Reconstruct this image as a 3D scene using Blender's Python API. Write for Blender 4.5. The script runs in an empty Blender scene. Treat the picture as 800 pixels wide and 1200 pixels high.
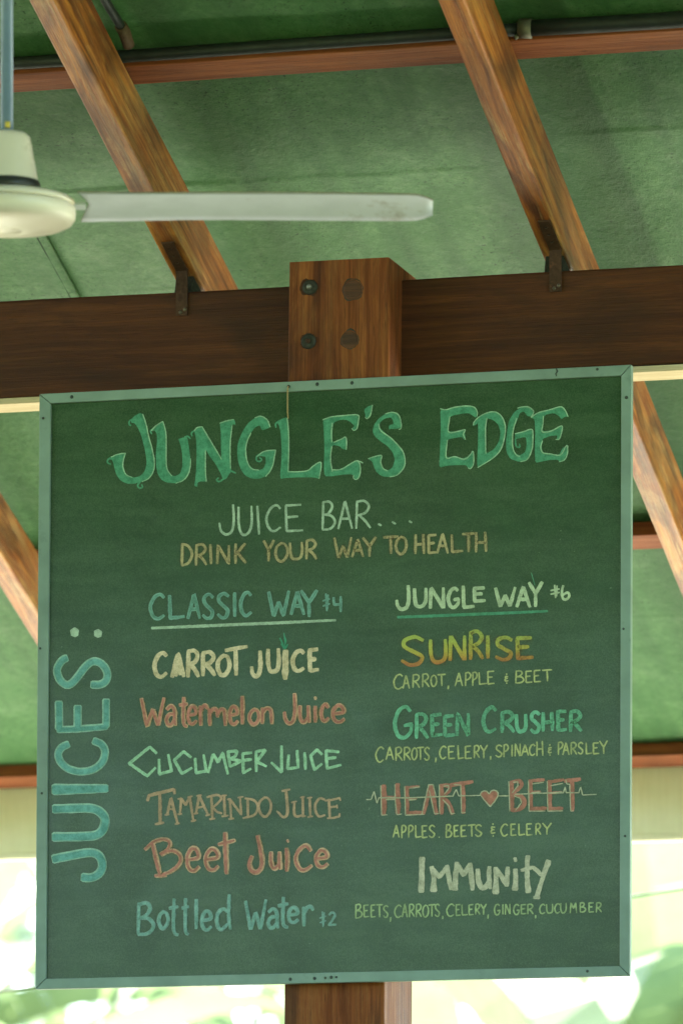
import bpy, bmesh, math, random
from mathutils import Vector, Matrix, noise
from mathutils.geometry import tessellate_polygon

# ------------------------------------------------------------------ camera, sky, sun, exposure
SC = bpy.context.scene
COL = SC.collection
R = math.radians
F = 6900.0            # focal length in photo pixels (photo 800 px wide)
HZ = 1739.0           # row of the horizon in photo pixels (the lens is shifted up)
CAMZ = 1.6
cam_d = bpy.data.cameras.new('camera')
cam = bpy.data.objects.new('camera', cam_d); COL.objects.link(cam)
cam.location = (0, 0, CAMZ); cam.rotation_euler = (R(90), 0, 0)
cam_d.sensor_fit = 'HORIZONTAL'; cam_d.sensor_width = 24.0
cam_d.lens = 24.0*F/800.0
cam_d.shift_y = (HZ-600.0)/800.0
cam_d.clip_start = 0.1; cam_d.clip_end = 2000.0
cam_d.dof.use_dof = True; cam_d.dof.focus_distance = 10.85; cam_d.dof.aperture_fstop = 5.0
SC.camera = cam

SUN_EL, SUN_AZ = 56.0, -22.0     # azimuth from +Y (away from the camera), negative = left
w = bpy.data.worlds.new('World'); SC.world = w; w.use_nodes = True
wn = w.node_tree; wn.nodes.clear()
wo = wn.nodes.new('ShaderNodeOutputWorld'); wb = wn.nodes.new('ShaderNodeBackground')
sk = wn.nodes.new('ShaderNodeTexSky'); sk.sky_type = 'NISHITA'; sk.sun_disc = False
sk.sun_elevation = R(SUN_EL); sk.sun_rotation = R(SUN_AZ); sk.dust_density = 0.4; sk.air_density = 1.0
wb.inputs['Strength'].default_value = 0.15
wn.links.new(sk.outputs[0], wb.inputs[0]); wn.links.new(wb.outputs[0], wo.inputs[0])
sd = bpy.data.lights.new('sun', 'SUN'); sun = bpy.data.objects.new('sun', sd); COL.objects.link(sun)
sd.energy = 4.0; sd.angle = R(0.5); sd.color = (1.0, 0.94, 0.82)
dirv = Vector((math.sin(R(SUN_AZ))*math.cos(R(SUN_EL)), math.cos(R(SUN_AZ))*math.cos(R(SUN_EL)), math.sin(R(SUN_EL))))
sun.rotation_euler = (-dirv).to_track_quat('-Z', 'Y').to_euler(); sun.location = (0, 0, 30)
SC.view_settings.view_transform = 'Standard'; SC.view_settings.look = 'None'
SC.view_settings.exposure = 3.25; SC.view_settings.gamma = 1.0
SC.cycles.max_bounces = 10; SC.cycles.diffuse_bounces = 6

# ------------------------------------------------------------------ frames of reference
TH = R(15.1); SL = R(19.5)
U = Vector((math.cos(TH), -math.sin(TH), 0)); N = Vector((math.sin(TH), math.cos(TH), 0)); Z = Vector((0, 0, 1))
D = N*math.cos(SL) - Z*math.sin(SL)          # down the roof
NU = N*math.sin(SL) + Z*math.cos(SL)         # out of the roof
CAM = Vector((0, 0, CAMZ))
O = Vector((0, 10.9, CAMZ))                  # a point of the sign's front plane
def ray(x, y): return Vector(((x-400)/F, 1.0, (HZ-y)/F))
def on_plane(x, y, p, n):
    r = ray(x, y); return CAM + r*((p-CAM).dot(n)/r.dot(n))
def at(x, y, Y): return CAM + ray(x, y)*Y
def mat3(a, b, c, o):
    m = Matrix((a, b, c)).transposed().to_4x4(); m.translation = o; return m

# ------------------------------------------------------------------ object helpers
def link(name, me, mat, parent=None, M=None, smooth=False):
    o = bpy.data.objects.new(name, me); COL.objects.link(o)
    if mat: me.materials.append(mat)
    if parent: o.parent = parent
    if M is not None: o.matrix_local = M
    if smooth:
        for p in me.polygons: p.use_smooth = True
    return o
def obj(name, bm, mat, parent=None, M=None, smooth=False):
    me = bpy.data.meshes.new(name); bm.normal_update(); bm.to_mesh(me); bm.free()
    return link(name, me, mat, parent, M, smooth)
def empty(name, M, label=None, cat=None, group=None):
    o = bpy.data.objects.new(name, None); COL.objects.link(o); o.matrix_world = M
    o.empty_display_size = .1
    return tag(o, label, cat, group)
def tag(o, label=None, cat=None, group=None, kind=None):
    if label: o['label'] = label
    if cat: o['category'] = cat
    if group: o['group'] = group
    if kind: o['kind'] = kind
    return o
def box(x0, x1, y0, y1, z0, z1, bev=0.0, seg=2, bm=None, taper=None):
    b = bmesh.new()
    r = bmesh.ops.create_cube(b, size=1)
    for v in b.verts:
        v.co = Vector((x0 if v.co.x < 0 else x1, y0 if v.co.y < 0 else y1, z0 if v.co.z < 0 else z1))
    if bev: bmesh.ops.bevel(b, geom=list(b.edges), offset=bev, segments=seg, profile=.6, affect='EDGES')
    return b
def long_box(L0, L1, y0, y1, z0, z1, bev, wob=0.0, step=.12, seed=0):
    """a sawn timber along x, its edges not quite straight"""
    b = bmesh.new(); n = max(2, int((L1-L0)/step)); rings = []
    prof = []
    for (cy, cz, a0) in ((y1, z1, 0), (y0, z1, 90), (y0, z0, 180), (y1, z0, 270)):
        sy = -1 if cy == y1 else 1; sz = -1 if cz == z1 else 1
        for k in range(3):
            a = R(a0+45*k); prof.append((cy+sy*bev+bev*math.cos(a), cz+sz*bev+bev*math.sin(a)))
    for i in range(n+1):
        x = L0+(L1-L0)*i/n; ring = []
        for (py, pz) in prof:
            o1 = noise.noise(Vector((x*2.1+seed, py*9, pz*9)))*wob
            o2 = noise.noise(Vector((x*2.1+seed+40, py*9, pz*9)))*wob
            ring.append(b.verts.new((x, py+o1, pz+o2)))
        rings.append(ring)
    m = len(prof)
    for i in range(n):
        for j in range(m):
            b.faces.new((rings[i][j], rings[i][(j+1) % m], rings[i+1][(j+1) % m], rings[i+1][j]))
    b.faces.new(rings[0]); b.faces.new(list(reversed(rings[-1])))
    bmesh.ops.recalc_face_normals(b, faces=b.faces)
    return b
def lathe(prof, seg=64):
    """profile of (radius, height), top to bottom, round the z axis"""
    b = bmesh.new(); rings = []
    for r, z in prof:
        if r < 1e-6: rings.append([b.verts.new((0, 0, z))])
        else: rings.append([b.verts.new((r*math.cos(2*math.pi*i/seg), r*math.sin(2*math.pi*i/seg), z)) for i in range(seg)])
    for a, c in zip(rings, rings[1:]):
        for i in range(seg):
            j = (i+1) % seg
            if len(a) == 1 and len(c) == 1: continue
            if len(a) == 1: b.faces.new((a[0], c[i], c[j]))
            elif len(c) == 1: b.faces.new((a[i], c[0], a[j]))
            else: b.faces.new((a[i], c[i], c[j], a[j]))
    bmesh.ops.recalc_face_normals(b, faces=b.faces)
    return b
def tube(pts, r, seg=12, bm=None):
    b = bm or bmesh.new(); rings = []; pts = [Vector(p) for p in pts]
    for i, p in enumerate(pts):
        t = (pts[min(i+1, len(pts)-1)]-pts[max(i-1, 0)]).normalized()
        a = t.orthogonal().normalized() if i == 0 else (rings_a - t*rings_a.dot(t)).normalized()
        rings_a = a; c = t.cross(a); rr = r[i] if isinstance(r, (list, tuple)) else r
        rings.append([b.verts.new(p+a*rr*math.cos(2*math.pi*k/seg)+c*rr*math.sin(2*math.pi*k/seg)) for k in range(seg)])
    for A, B in zip(rings, rings[1:]):
        for k in range(seg): b.faces.new((A[k], A[(k+1) % seg], B[(k+1) % seg], B[k]))
    b.faces.new(list(reversed(rings[0]))); b.faces.new(rings[-1])
    if bm is None: bmesh.ops.recalc_face_normals(b, faces=b.faces)
    return b

# ------------------------------------------------------------------ materials
class NT:
    def __init__(s, name):
        s.m = bpy.data.materials.new(name); s.m.use_nodes = True; s.t = s.m.node_tree; s.t.nodes.clear()
        s.out = s.n('ShaderNodeOutputMaterial'); s.b = s.n('ShaderNodeBsdfPrincipled')
        s.l(s.b.outputs[0], s.out.inputs[0])
    def n(s, typ, **k):
        x = s.t.nodes.new(typ)
        for a, v in k.items(): setattr(x, a, v)
        return x
    def l(s, a, b): s.t.links.new(a, b)
    def coord(s, scale=(1, 1, 1), which='Object', rot=(0, 0, 0)):
        tc = s.n('ShaderNodeTexCoord'); mp = s.n('ShaderNodeMapping')
        mp.inputs['Scale'].default_value = scale; mp.inputs['Rotation'].default_value = rot
        oi = s.n('ShaderNodeObjectInfo'); ad = s.n('ShaderNodeVectorMath', operation='MULTIPLY_ADD')
        ad.inputs[1].default_value = (7.3, 3.1, 5.7); s.l(oi.outputs['Random'], ad.inputs[0]); s.l(tc.outputs[which], ad.inputs[2])
        s.l(ad.outputs[0], mp.inputs['Vector']); return mp.outputs[0]
    def noise(s, vec, scale, detail=5, rough=.6, dist=0.0):
        x = s.n('ShaderNodeTexNoise'); x.inputs['Scale'].default_value = scale; x.inputs['Detail'].default_value = detail
        x.inputs['Roughness'].default_value = rough; x.inputs['Distortion'].default_value = dist
        s.l(vec, x.inputs['Vector']); return x.outputs['Fac']
    def ramp(s, fac, stops):
        x = s.n('ShaderNodeValToRGB'); e = x.color_ramp.elements
        while len(e) < len(stops): e.new(0.5)
        for el, (p, c) in zip(e, stops): el.position = p; el.color = (c if len(c) == 4 else (*c, 1)) if hasattr(c, '__len__') else (c, c, c, 1)
        s.l(fac, x.inputs[0]); return x.outputs[0]
    def mix(s, fac, a, b, mode='MIX'):
        x = s.n('ShaderNodeMix', data_type='RGBA', blend_type=mode)
        for v, i in ((fac, 0), (a, 6), (b, 7)):
            if hasattr(v, 'is_linked'): s.l(v, x.inputs[i])
            elif hasattr(v, '__len__'): x.inputs[i].default_value = (*v, 1)
            else: x.inputs[i].default_value = v
        return x.outputs[2]
    def bump(s, h, strength=.3, dist=.002):
        x = s.n('ShaderNodeBump'); x.inputs['Strength'].default_value = strength; x.inputs['Distance'].default_value = dist
        s.l(h, x.inputs['Height']); s.l(x.outputs[0], s.b.inputs['Normal'])
    def set(s, **k):
        for a, v in k.items():
            i = s.b.inputs[a.replace('_', ' ')]
            if hasattr(v, 'is_linked'): s.l(v, i)
            elif hasattr(v, '__len__') and len(v) == 3: i.default_value = (*v, 1)
            else: i.default_value = v
        return s

def wood(name, dark, mid, light, stain=(.02, .012, .007), stain_amt=.5, rough=.6, spec=.3, knots=True, worn=None, worn_amt=.5):
    s = NT(name)
    warp = s.noise(s.coord((.9, 4, 4)), 1.3, 4, .5)
    wv = s.n('ShaderNodeVectorMath', operation='MULTIPLY_ADD'); wv.inputs[1].default_value = (0, 2.6, 2.6)
    s.l(warp, wv.inputs[0]); s.l(s.coord((.9, 34, 34)), wv.inputs[2])
    g = s.noise(wv.outputs[0], 1.9, 9, .68, .25)
    fine = s.noise(s.coord((5, 240, 240)), 1.5, 5, .65)
    pore = s.noise(s.coord((22, 330, 330)), 1.2, 3, .6)
    big = s.noise(s.coord((1.7, 5, 5)), 1.6, 6, .62, .8)
    c = s.ramp(g, [(.30, dark), (.46, mid), (.66, light)])
    c = s.mix(s.ramp(fine, [(.38, .0), (.70, .60)]), c, dark)
    if worn: c = s.mix(s.ramp(s.mix(.45, s.noise(s.coord((2.6, 9, 9)), 1.5, 8, .7, .5), fine), [(.50, 0.0), (.62, worn_amt)]), c, worn)
    c = s.mix(s.ramp(big, [(.46, 0.0), (.64, stain_amt)]), c, stain)
    c = s.mix(s.ramp(pore, [(.62, 0.0), (.72, .65)]), c, stain)
    if knots:
        vo = s.n('ShaderNodeTexVoronoi'); vo.inputs['Scale'].default_value = 2.2; s.l(s.coord((1, 2.6, 2.6)), vo.inputs['Vector'])
        kn = s.mix(.25, vo.outputs['Distance'], g)
        c = s.mix(s.ramp(kn, [(.14, .85), (.19, .45), (.26, 0.0)]), c, stain)
    s.set(Base_Color=c, Roughness=s.ramp(s.mix(.5, g, big), [(.35, rough+.14), (.65, rough-.06)]), Specular_IOR_Level=spec)
    s.bump(s.mix(.5, g, fine), .6, .004)
    return s.m

M = {}
M['rafter'] = wood('rafter_wood', (.080, .018, .004), (.33, .092, .014), (.68, .26, .042), (.036, .012, .005), .68, .41, .55, True, (.72, .46, .18), .62)
M['beam'] = wood('beam_wood', (.034, .009, .003), (.060, .0165, .004), (.105, .031, .007), (.018, .0065, .003), .55, .5, .2, True, (.12, .042, .012), .2)
M['post'] = wood('post_wood', (.060, .015, .004), (.150, .040, .009), (.29, .098, .022), (.022, .009, .004), .6, .6, .16, True, (.36, .16, .045), .35)
M['purlin'] = wood('purlin_wood', (.13, .034, .013), (.28, .078, .026), (.42, .135, .045), (.05, .02, .01), .3)
M['lit_soffit_wood'] = wood('lit_soffit_wood', (.42, .33, .19), (.58, .47, .28), (.68, .57, .36), (.36, .26, .13), .25, .7, .2, False)  # beam underside with reflected outdoor light put into its colour

def simple(name, col, rough=.5, metal=0.0, spec=.4, var=.25, scale=30, bump=.15, bd=.001, dirt=None):
    s = NT(name); v = s.coord(); a = s.noise(v, scale, 6, .6); b = s.noise(v, scale*.13, 4, .6)
    k = tuple(x*(1-var) for x in col); h = tuple(min(1, x*(1+var*.6)) for x in col)
    c = s.ramp(s.mix(.5, a, b), [(.35, k), (.65, h)])
    if dirt:
        c = s.mix(s.ramp(s.noise(v, scale*.5, 8, .7), [(.58, 0.0), (.68, .7)]), c, dirt)
    s.set(Base_Color=c, Roughness=s.ramp(a, [(.3, min(1, rough+.1)), (.7, max(.05, rough-.1))]), Metallic=metal, Specular_IOR_Level=spec)
    s.bump(a, bump, bd); return s.m
M['iron'] = simple('rusty_iron', (.060, .028, .015), .8, .2, .3, .5, 120, .4, .001, (.12, .045, .02))
M['bolt'] = simple('galvanised_bolt', (.22, .22, .19), .5, .6, .4, .5, 200, .3)
M['bolt_stain_and_shade'] = simple('dark_washer_and_gap', (.035, .035, .026), .7, .3, .3, .5, 200, .4)
M['pipe'] = simple('dark_pipe', (.012, .018, .018), .6, 0, .5, .4, 40)
M['collar'] = simple('pipe_collar', (.13, .125, .09), .5, .4, .5, .4, 60)
M['old_pipe'] = simple('dull_pipe', (.022, .034, .026), .5, .2, .4, .4, 40, .2, .001, (.10, .05, .02))
M['fan_cream'] = simple('fan_cream_enamel', (.63, .57, .47), .34, 0, .5, .06, 14, .05, .0006, None)
M['fan_black'] = simple('fan_black_band', (.018, .02, .018), .45, 0, .5, .3, 60)
M['fan_blade'] = simple('fan_blade_paint', (.45, .51, .545), .62, 0, .4, .10, 16, .15, .001, (.20, .18, .13))
M['fan_edge'] = simple('fan_blade_edge', (.20, .16, .10), .7, 0, .3, .5, 90)
M['fan_rod'] = simple('fan_rod_paint', (.15, .22, .32), .4, .1, .5, .15, 40)
M['wire_yellow'] = simple('yellow_sleeve', (.50, .38, .06), .5, 0, .4, .2, 80)
M['frame'] = simple('painted_frame', (.175, .255, .208), .6, 0, .35, .22, 16, .4, .002, (.085, .13, .105))
M['nail'] = simple('nail_head', (.045, .06, .05), .6, .4, .4, .4, 200)
M['twine'] = simple('twine', (.36, .27, .13), .9, 0, .1, .3, 300, .3)
M['screw'] = simple('screw', (.13, .105, .075), .45, .6, .5, .4, 200)

def sheet_material(bands):
    s = NT('green_roof_membrane'); v = s.coord()
    a = s.noise(v, 60, 8, .72); b = s.noise(v, 2.6, 7, .66, .9); m = s.noise(v, 11, 7, .7, .4)
    sp = s.noise(v, 150, 3, .55); patch = s.noise(v, 5, 4, .6)
    st = s.noise(s.coord((9, .8, 1)), 1.6, 6, .6, .3)
    c = s.ramp(s.mix(.35, a, m), [(.30, (.044, .138, .052)), (.52, (.094, .226, .090)), (.72, (.172, .33, .150))])
    c = s.mix(s.ramp(b, [(.36, 0.0), (.66, .6)]), c, (.052, .155, .052))
    c = s.mix(s.ramp(m, [(.56, 0.0), (.70, .45)]), c, (.145, .265, .140))
    c = s.mix(s.ramp(st, [(.45, 0.0), (.68, .5)]), c, (.035, .095, .042))
    # darker bands at set places across the roof's width, edges slightly wavy
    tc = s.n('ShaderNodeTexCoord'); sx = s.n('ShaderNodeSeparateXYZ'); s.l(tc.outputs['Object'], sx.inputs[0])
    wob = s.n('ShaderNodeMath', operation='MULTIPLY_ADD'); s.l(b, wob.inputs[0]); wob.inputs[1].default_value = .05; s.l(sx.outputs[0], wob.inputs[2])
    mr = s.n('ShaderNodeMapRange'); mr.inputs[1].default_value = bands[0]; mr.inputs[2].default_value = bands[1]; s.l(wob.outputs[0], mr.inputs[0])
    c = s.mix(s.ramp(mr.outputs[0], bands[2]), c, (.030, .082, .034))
    mk = s.n('ShaderNodeMath', operation='MULTIPLY'); s.l(s.ramp(sp, [(.60, 0.0), (.68, 1.0)]), mk.inputs[0]); s.l(s.ramp(patch, [(.42, .1), (.62, 1.0)]), mk.inputs[1])
    c = s.mix(mk.outputs[0], c, (.018, .050, .024))
    s.set(Base_Color=c, Roughness=s.ramp(m, [(.3, .52), (.7, .42)]), Specular_IOR_Level=.13)
    s.bump(s.mix(.5, a, m), .9, .007); return s.m

def board_material():
    s = NT('chalkboard_paint'); v = s.coord()
    a = s.noise(v, 9, 8, .62, .5); g = s.noise(v, 420, 3, .6); sm = s.noise(s.coord((1, 1, 3.2), rot=(0, R(20), 0)), 2.6, 7, .6, 1.2)
    c = s.ramp(a, [(.3, (.013, .040, .016)), (.7, (.022, .060, .025))])
    wipe = s.noise(s.coord((1.3, 1, 9), rot=(0, R(-14), 0)), 3.4, 8, .7, .6)
    dust = s.ramp(s.mix(.5, s.mix(.5, sm, wipe), g), [(.44, 0.0), (.66, .34)])
    c = s.mix(dust, c, (.13, .20, .115))
    spk = s.noise(v, 130, 2, .5); c = s.mix(s.ramp(spk, [(.74, 0.0), (.78, .30)]), c, (.25, .33, .22))
    s.set(Base_Color=c, Roughness=s.ramp(a, [(.3, .25), (.7, .19)]), Specular_IOR_Level=.34)
    s.bump(g, .06, .0004); return s.m
M['board'] = board_material()
BOARDC = (.015, .046, .022)

CH = {}
def chalk(name, col, col2=None, cover=.9, grad=None, var=.25):
    key = name
    if key in CH: return CH[key]
    cool = lambda t: (min(.8, t[0]*1.22), min(.8, t[1]*1.12), min(.8, t[2]*1.36))
    col = cool(col); col2 = cool(col2) if col2 else None
    s = NT(name); v = s.coord()
    g = s.noise(v, 430, 4, .75); b = s.noise(v, 70, 5, .65)
    k = tuple(x*(1-var) for x in col)
    c = s.ramp(b, [(.32, k), (.68, col2 or col)])
    if grad:
        tc = s.n('ShaderNodeTexCoord'); sx = s.n('ShaderNodeSeparateXYZ'); s.l(tc.outputs['Object'], sx.inputs[0])
        mr = s.n('ShaderNodeMapRange'); mr.inputs[1].default_value = grad[0]; mr.inputs[2].default_value = grad[1]
        s.l(sx.outputs[2], mr.inputs[0])
        ad = s.n('ShaderNodeMath', operation='ADD'); s.l(mr.outputs[0], ad.inputs[0])
        mb = s.n('ShaderNodeMath', operation='MULTIPLY_ADD'); s.l(b, mb.inputs[0]); mb.inputs[1].default_value = .5; mb.inputs[2].default_value = -.25
        s.l(mb.outputs[0], ad.inputs[1]); c = s.ramp(ad.outputs[0], grad[2])
    m = s.mix(.35, g, b)
    c = s.mix(s.ramp(m, [(.46-.12*cover, 1-cover*.55), (.57, (1-cover)*.8)]), c, BOARDC)
    s.set(Base_Color=c, Roughness=.95, Specular_IOR_Level=.1)
    CH[key] = s.m; return s.m
def smear_material(name, col, amt):
    if name in CH: return CH[name]
    s = NT(name); v = s.coord(); g = s.noise(v, 260, 4, .65)
    s.set(Base_Color=col, Roughness=.95, Specular_IOR_Level=.1)
    tr = s.n('ShaderNodeBsdfTransparent'); mx = s.n('ShaderNodeMixShader')
    s.l(s.ramp(g, [(.42, 0.0), (.70, amt)]), mx.inputs[0]); s.l(tr.outputs[0], mx.inputs[1]); s.l(s.b.outputs[0], mx.inputs[2])
    s.l(mx.outputs[0], s.out.inputs[0]); CH[name] = s.m; return s.m
# ------------------------------------------------------------------ the chalkboard sign
SIGN_O = on_plane(391, 1160, O, N)
SIGN_M = mat3(U, N, Z, SIGN_O)
sign = empty('chalkboard_sign', SIGN_M, 'green chalkboard juice menu in a grey-green painted wooden frame, hung on the timber post', 'menu board')
PANEL = .007
def loc(x, y, k=0.0):
    """point of the sign seen at a place of the photograph, in the sign's own axes; k = depth behind the frame's front"""
    P = on_plane(x, y, O+N*k, N)-SIGN_O
    return Vector((P.dot(U), P.dot(N), P.z))
outer = [(46, 461.5), (739.5, 427), (737.5, 1144), (41, 1160)]
inner = [(59, 472.5), (727.5, 440), (725.5, 1132.5), (53.5, 1147.5)]
OC = [loc(*p) for p in outer]; IC = [loc(*p) for p in inner]
def prism(quad, y0, y1, bev):
    b = bmesh.new()
    f = [b.verts.new((p.x, y0, p.z)) for p in quad]; k = [b.verts.new((p.x, y1, p.z)) for p in quad]
    n = len(quad); b.faces.new(f); b.faces.new(list(reversed(k)))
    for i in range(n): b.faces.new((f[i], k[i], k[(i+1) % n], f[(i+1) % n]))
    bmesh.ops.recalc_face_normals(b, faces=b.faces)
    if bev: bmesh.ops.bevel(b, geom=list(b.edges), offset=bev, segments=2, profile=.6, affect='EDGES')
    return b
# panel (runs a little under the rails)
pc = [IC[i]+(OC[i]-IC[i])*.3 for i in range(4)]
obj('board_panel', prism(pc, PANEL, .015, 0), M['board'], sign)
for i in range(4):
    j = (i+1) % 4; e = (OC[j]-OC[i]).normalized()*.0007
    obj('frame_rail', prism([OC[i]+e, OC[j]-e, IC[j]-e*.5, IC[i]+e*.5], 0, .017, .0015), M['frame'], sign)
for (x, y, r) in ((84, 465, 2.6), (50.5, 490, 2), (338, 452.8, 2.5), (371.5, 450, 2.6), (412.3, 448.6, 2.6), (699.5, 432.5, 2), (733.7, 465.7, 2.4), (730.3, 737, 1.8), (47, 760, 1.8),
                  (340, 1148, 2.4), (368.5, 1147, 2.4), (381, 1146.4, 1.8), (388, 1145.8, 2.4), (394, 1145.6, 1.8), (688, 1138.6, 2), (732, 980, 1.8), (49, 930, 1.7)):
    p = loc(x, y); b = lathe([(0, .0022), (.5*r*.00158, .0016), (r*.8*.00158, .0006), (r*.8*.00158, -.002)], 14)
    obj('nail', b, M['nail'], sign, Matrix.Translation(p+Vector((0, 0, 0))) @ Matrix.Rotation(R(90), 4, 'X'), True)
# a scratch in the top rail's paint
b = bmesh.new(); pts = [loc(651.5, 431), loc(653, 435), loc(651, 438), loc(652, 441)]
vv = []
for i, p in enumerate(pts):
    wd = (.0008, .0016, .0014, .0006)[i]; vv.append((b.verts.new(p+Vector((-wd, -.0004, 0))), b.verts.new(p+Vector((wd, -.0004, 0)))))
for a, c in zip(vv, vv[1:]): b.faces.new((a[0], a[1], c[1], c[0]))
obj('paint_scratch', b, M['nail'], sign)

# ---- chalk strokes -------------------------------------------------
LZ = [0]
PXM = .00158
def catmull(p, sub=6):
    if len(p) < 3: 
        return [p[0]+(p[1]-p[0])*(i/8) for i in range(9)]
    q = [p[0]*2-p[1]]+p+[p[-1]*2-p[-2]]; out = []
    for i in range(1, len(q)-2):
        a, b, c, d = q[i-1], q[i], q[i+1], q[i+2]
        for k in range(sub):
            t = k/sub
            out.append(.5*((2*b)+(c-a)*t+(2*a-5*b+4*c-d)*t*t+(3*b-a-3*c+d)*t**3))
    out.append(p[-1]); return out
def resample(p, step):
    out = [p[0]]; acc = 0
    for a, b in zip(p, p[1:]):
        L = (b-a).length
        if L < 1e-9: continue
        pos = step-acc
        while pos < L: out.append(a+(b-a)*(pos/L)); pos += step
        acc = (acc+L) % step if True else 0
    if (out[-1]-p[-1]).length > step*.3: out.append(p[-1])
    else: out[-1] = p[-1]
    return out
def stroke(bm, pts, w, smooth=True, taper=(.85, .75), jit=.10, lift=0.0, wprof=None):
    """one chalk stroke through photograph points, w pixels wide, as a ribbon on the panel"""
    LZ[0] += 1
    v = [Vector((x, y)) for x, y in pts]
    if len(v) == 1: v = [v[0]-Vector((w*.3, 0)), v[0]+Vector((w*.3, 0))]
    if smooth: v = catmull(v)
    else:
        o = []
        for a, c in zip(v, v[1:]): o += [a+(c-a)*(i/6) for i in range(6)]
        v = o+[v[-1]]
    v = resample(v, max(.9, w*.28))
    if len(v) < 2: return
    n = len(v); sd = LZ[0]*3.7; rows = []
    tot = n-1
    for i, p in enumerate(v):
        t = (v[min(i+1, n-1)]-v[max(i-1, 0)])
        if t.length < 1e-9: t = Vector((1, 0))
        t.normalize(); nn = Vector((-t.y, t.x)); s = i/tot
        ww = w*.5*(taper[0]+(1-taper[0])*min(1, s*4))*(taper[1]+(1-taper[1])*min(1, (1-s)*4))
        if wprof: 
            k = s*(len(wprof)-1); a = int(min(k, len(wprof)-2)); ww = w*.5*(wprof[a]+(wprof[a+1]-wprof[a])*(k-a))
        l = ww*(1+jit*noise.noise(Vector((i*.31, sd, 0)))*2+jit*.8*noise.noise(Vector((i*1.7, sd, 5))))
        r = ww*(1+jit*noise.noise(Vector((i*.31, sd, 9)))*2+jit*.8*noise.noise(Vector((i*1.7, sd, 14))))
        rows.append((p+nn*l, p-nn*r, t, ww))
    p0, t0 = v[0], rows[0][2]; p1, t1 = v[-1], rows[-1][2]
    cap0 = [(p0-t0*rows[0][3]*.45+(rows[0][0]-p0)*.75, p0-t0*rows[0][3]*.45+(rows[0][1]-p0)*.75)]
    cap1 = [(p1+t1*rows[-1][3]*.45+(rows[-1][0]-p1)*.7, p1+t1*rows[-1][3]*.45+(rows[-1][1]-p1)*.7)]
    rr = cap0+[(a, c) for a, c, _, _ in rows]+cap1
    base = PANEL-.0004-lift-(LZ[0] % 14)*5e-5
    prev = None
    for i, (a, c) in enumerate(rr):
        k = base-i*2.5e-6
        cur = (bm.verts.new(loc(a.x, a.y, k)), bm.verts.new(loc(c.x, c.y, k)))
        if prev: bm.faces.new((prev[0], prev[1], cur[1], cur[0]))
        prev = cur
def fix(bm):
    for f in bm.faces:
        f.normal_update()
        if f.normal.y > 0: f.normal_flip()
def polygon(bm, pts, off, s=8.0, holes=(), lift=0.0, rounding=1):
    LZ[0] += 1
    k = PANEL-.0004-lift-(LZ[0] % 14)*5e-5
    def ch(p):
        for _ in range(rounding):
            q = []
            for i in range(len(p)):
                a, b = Vector(p[i]), Vector(p[(i+1) % len(p)]); q += [a*.82+b*.18, a*.18+b*.82]
            p = q
        return [loc(off[0]+x/s, off[1]+y/s, k) for x, y in p]
    polys = [ch(pts)]+[ch(h) for h in holes]
    tri = tessellate_polygon(polys); flat = [c for p in polys for c in p]
    vs = [bm.verts.new(c) for c in flat]
    for t in tri:
        try: bm.faces.new([vs[i] for i in t])
        except ValueError: pass

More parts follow.
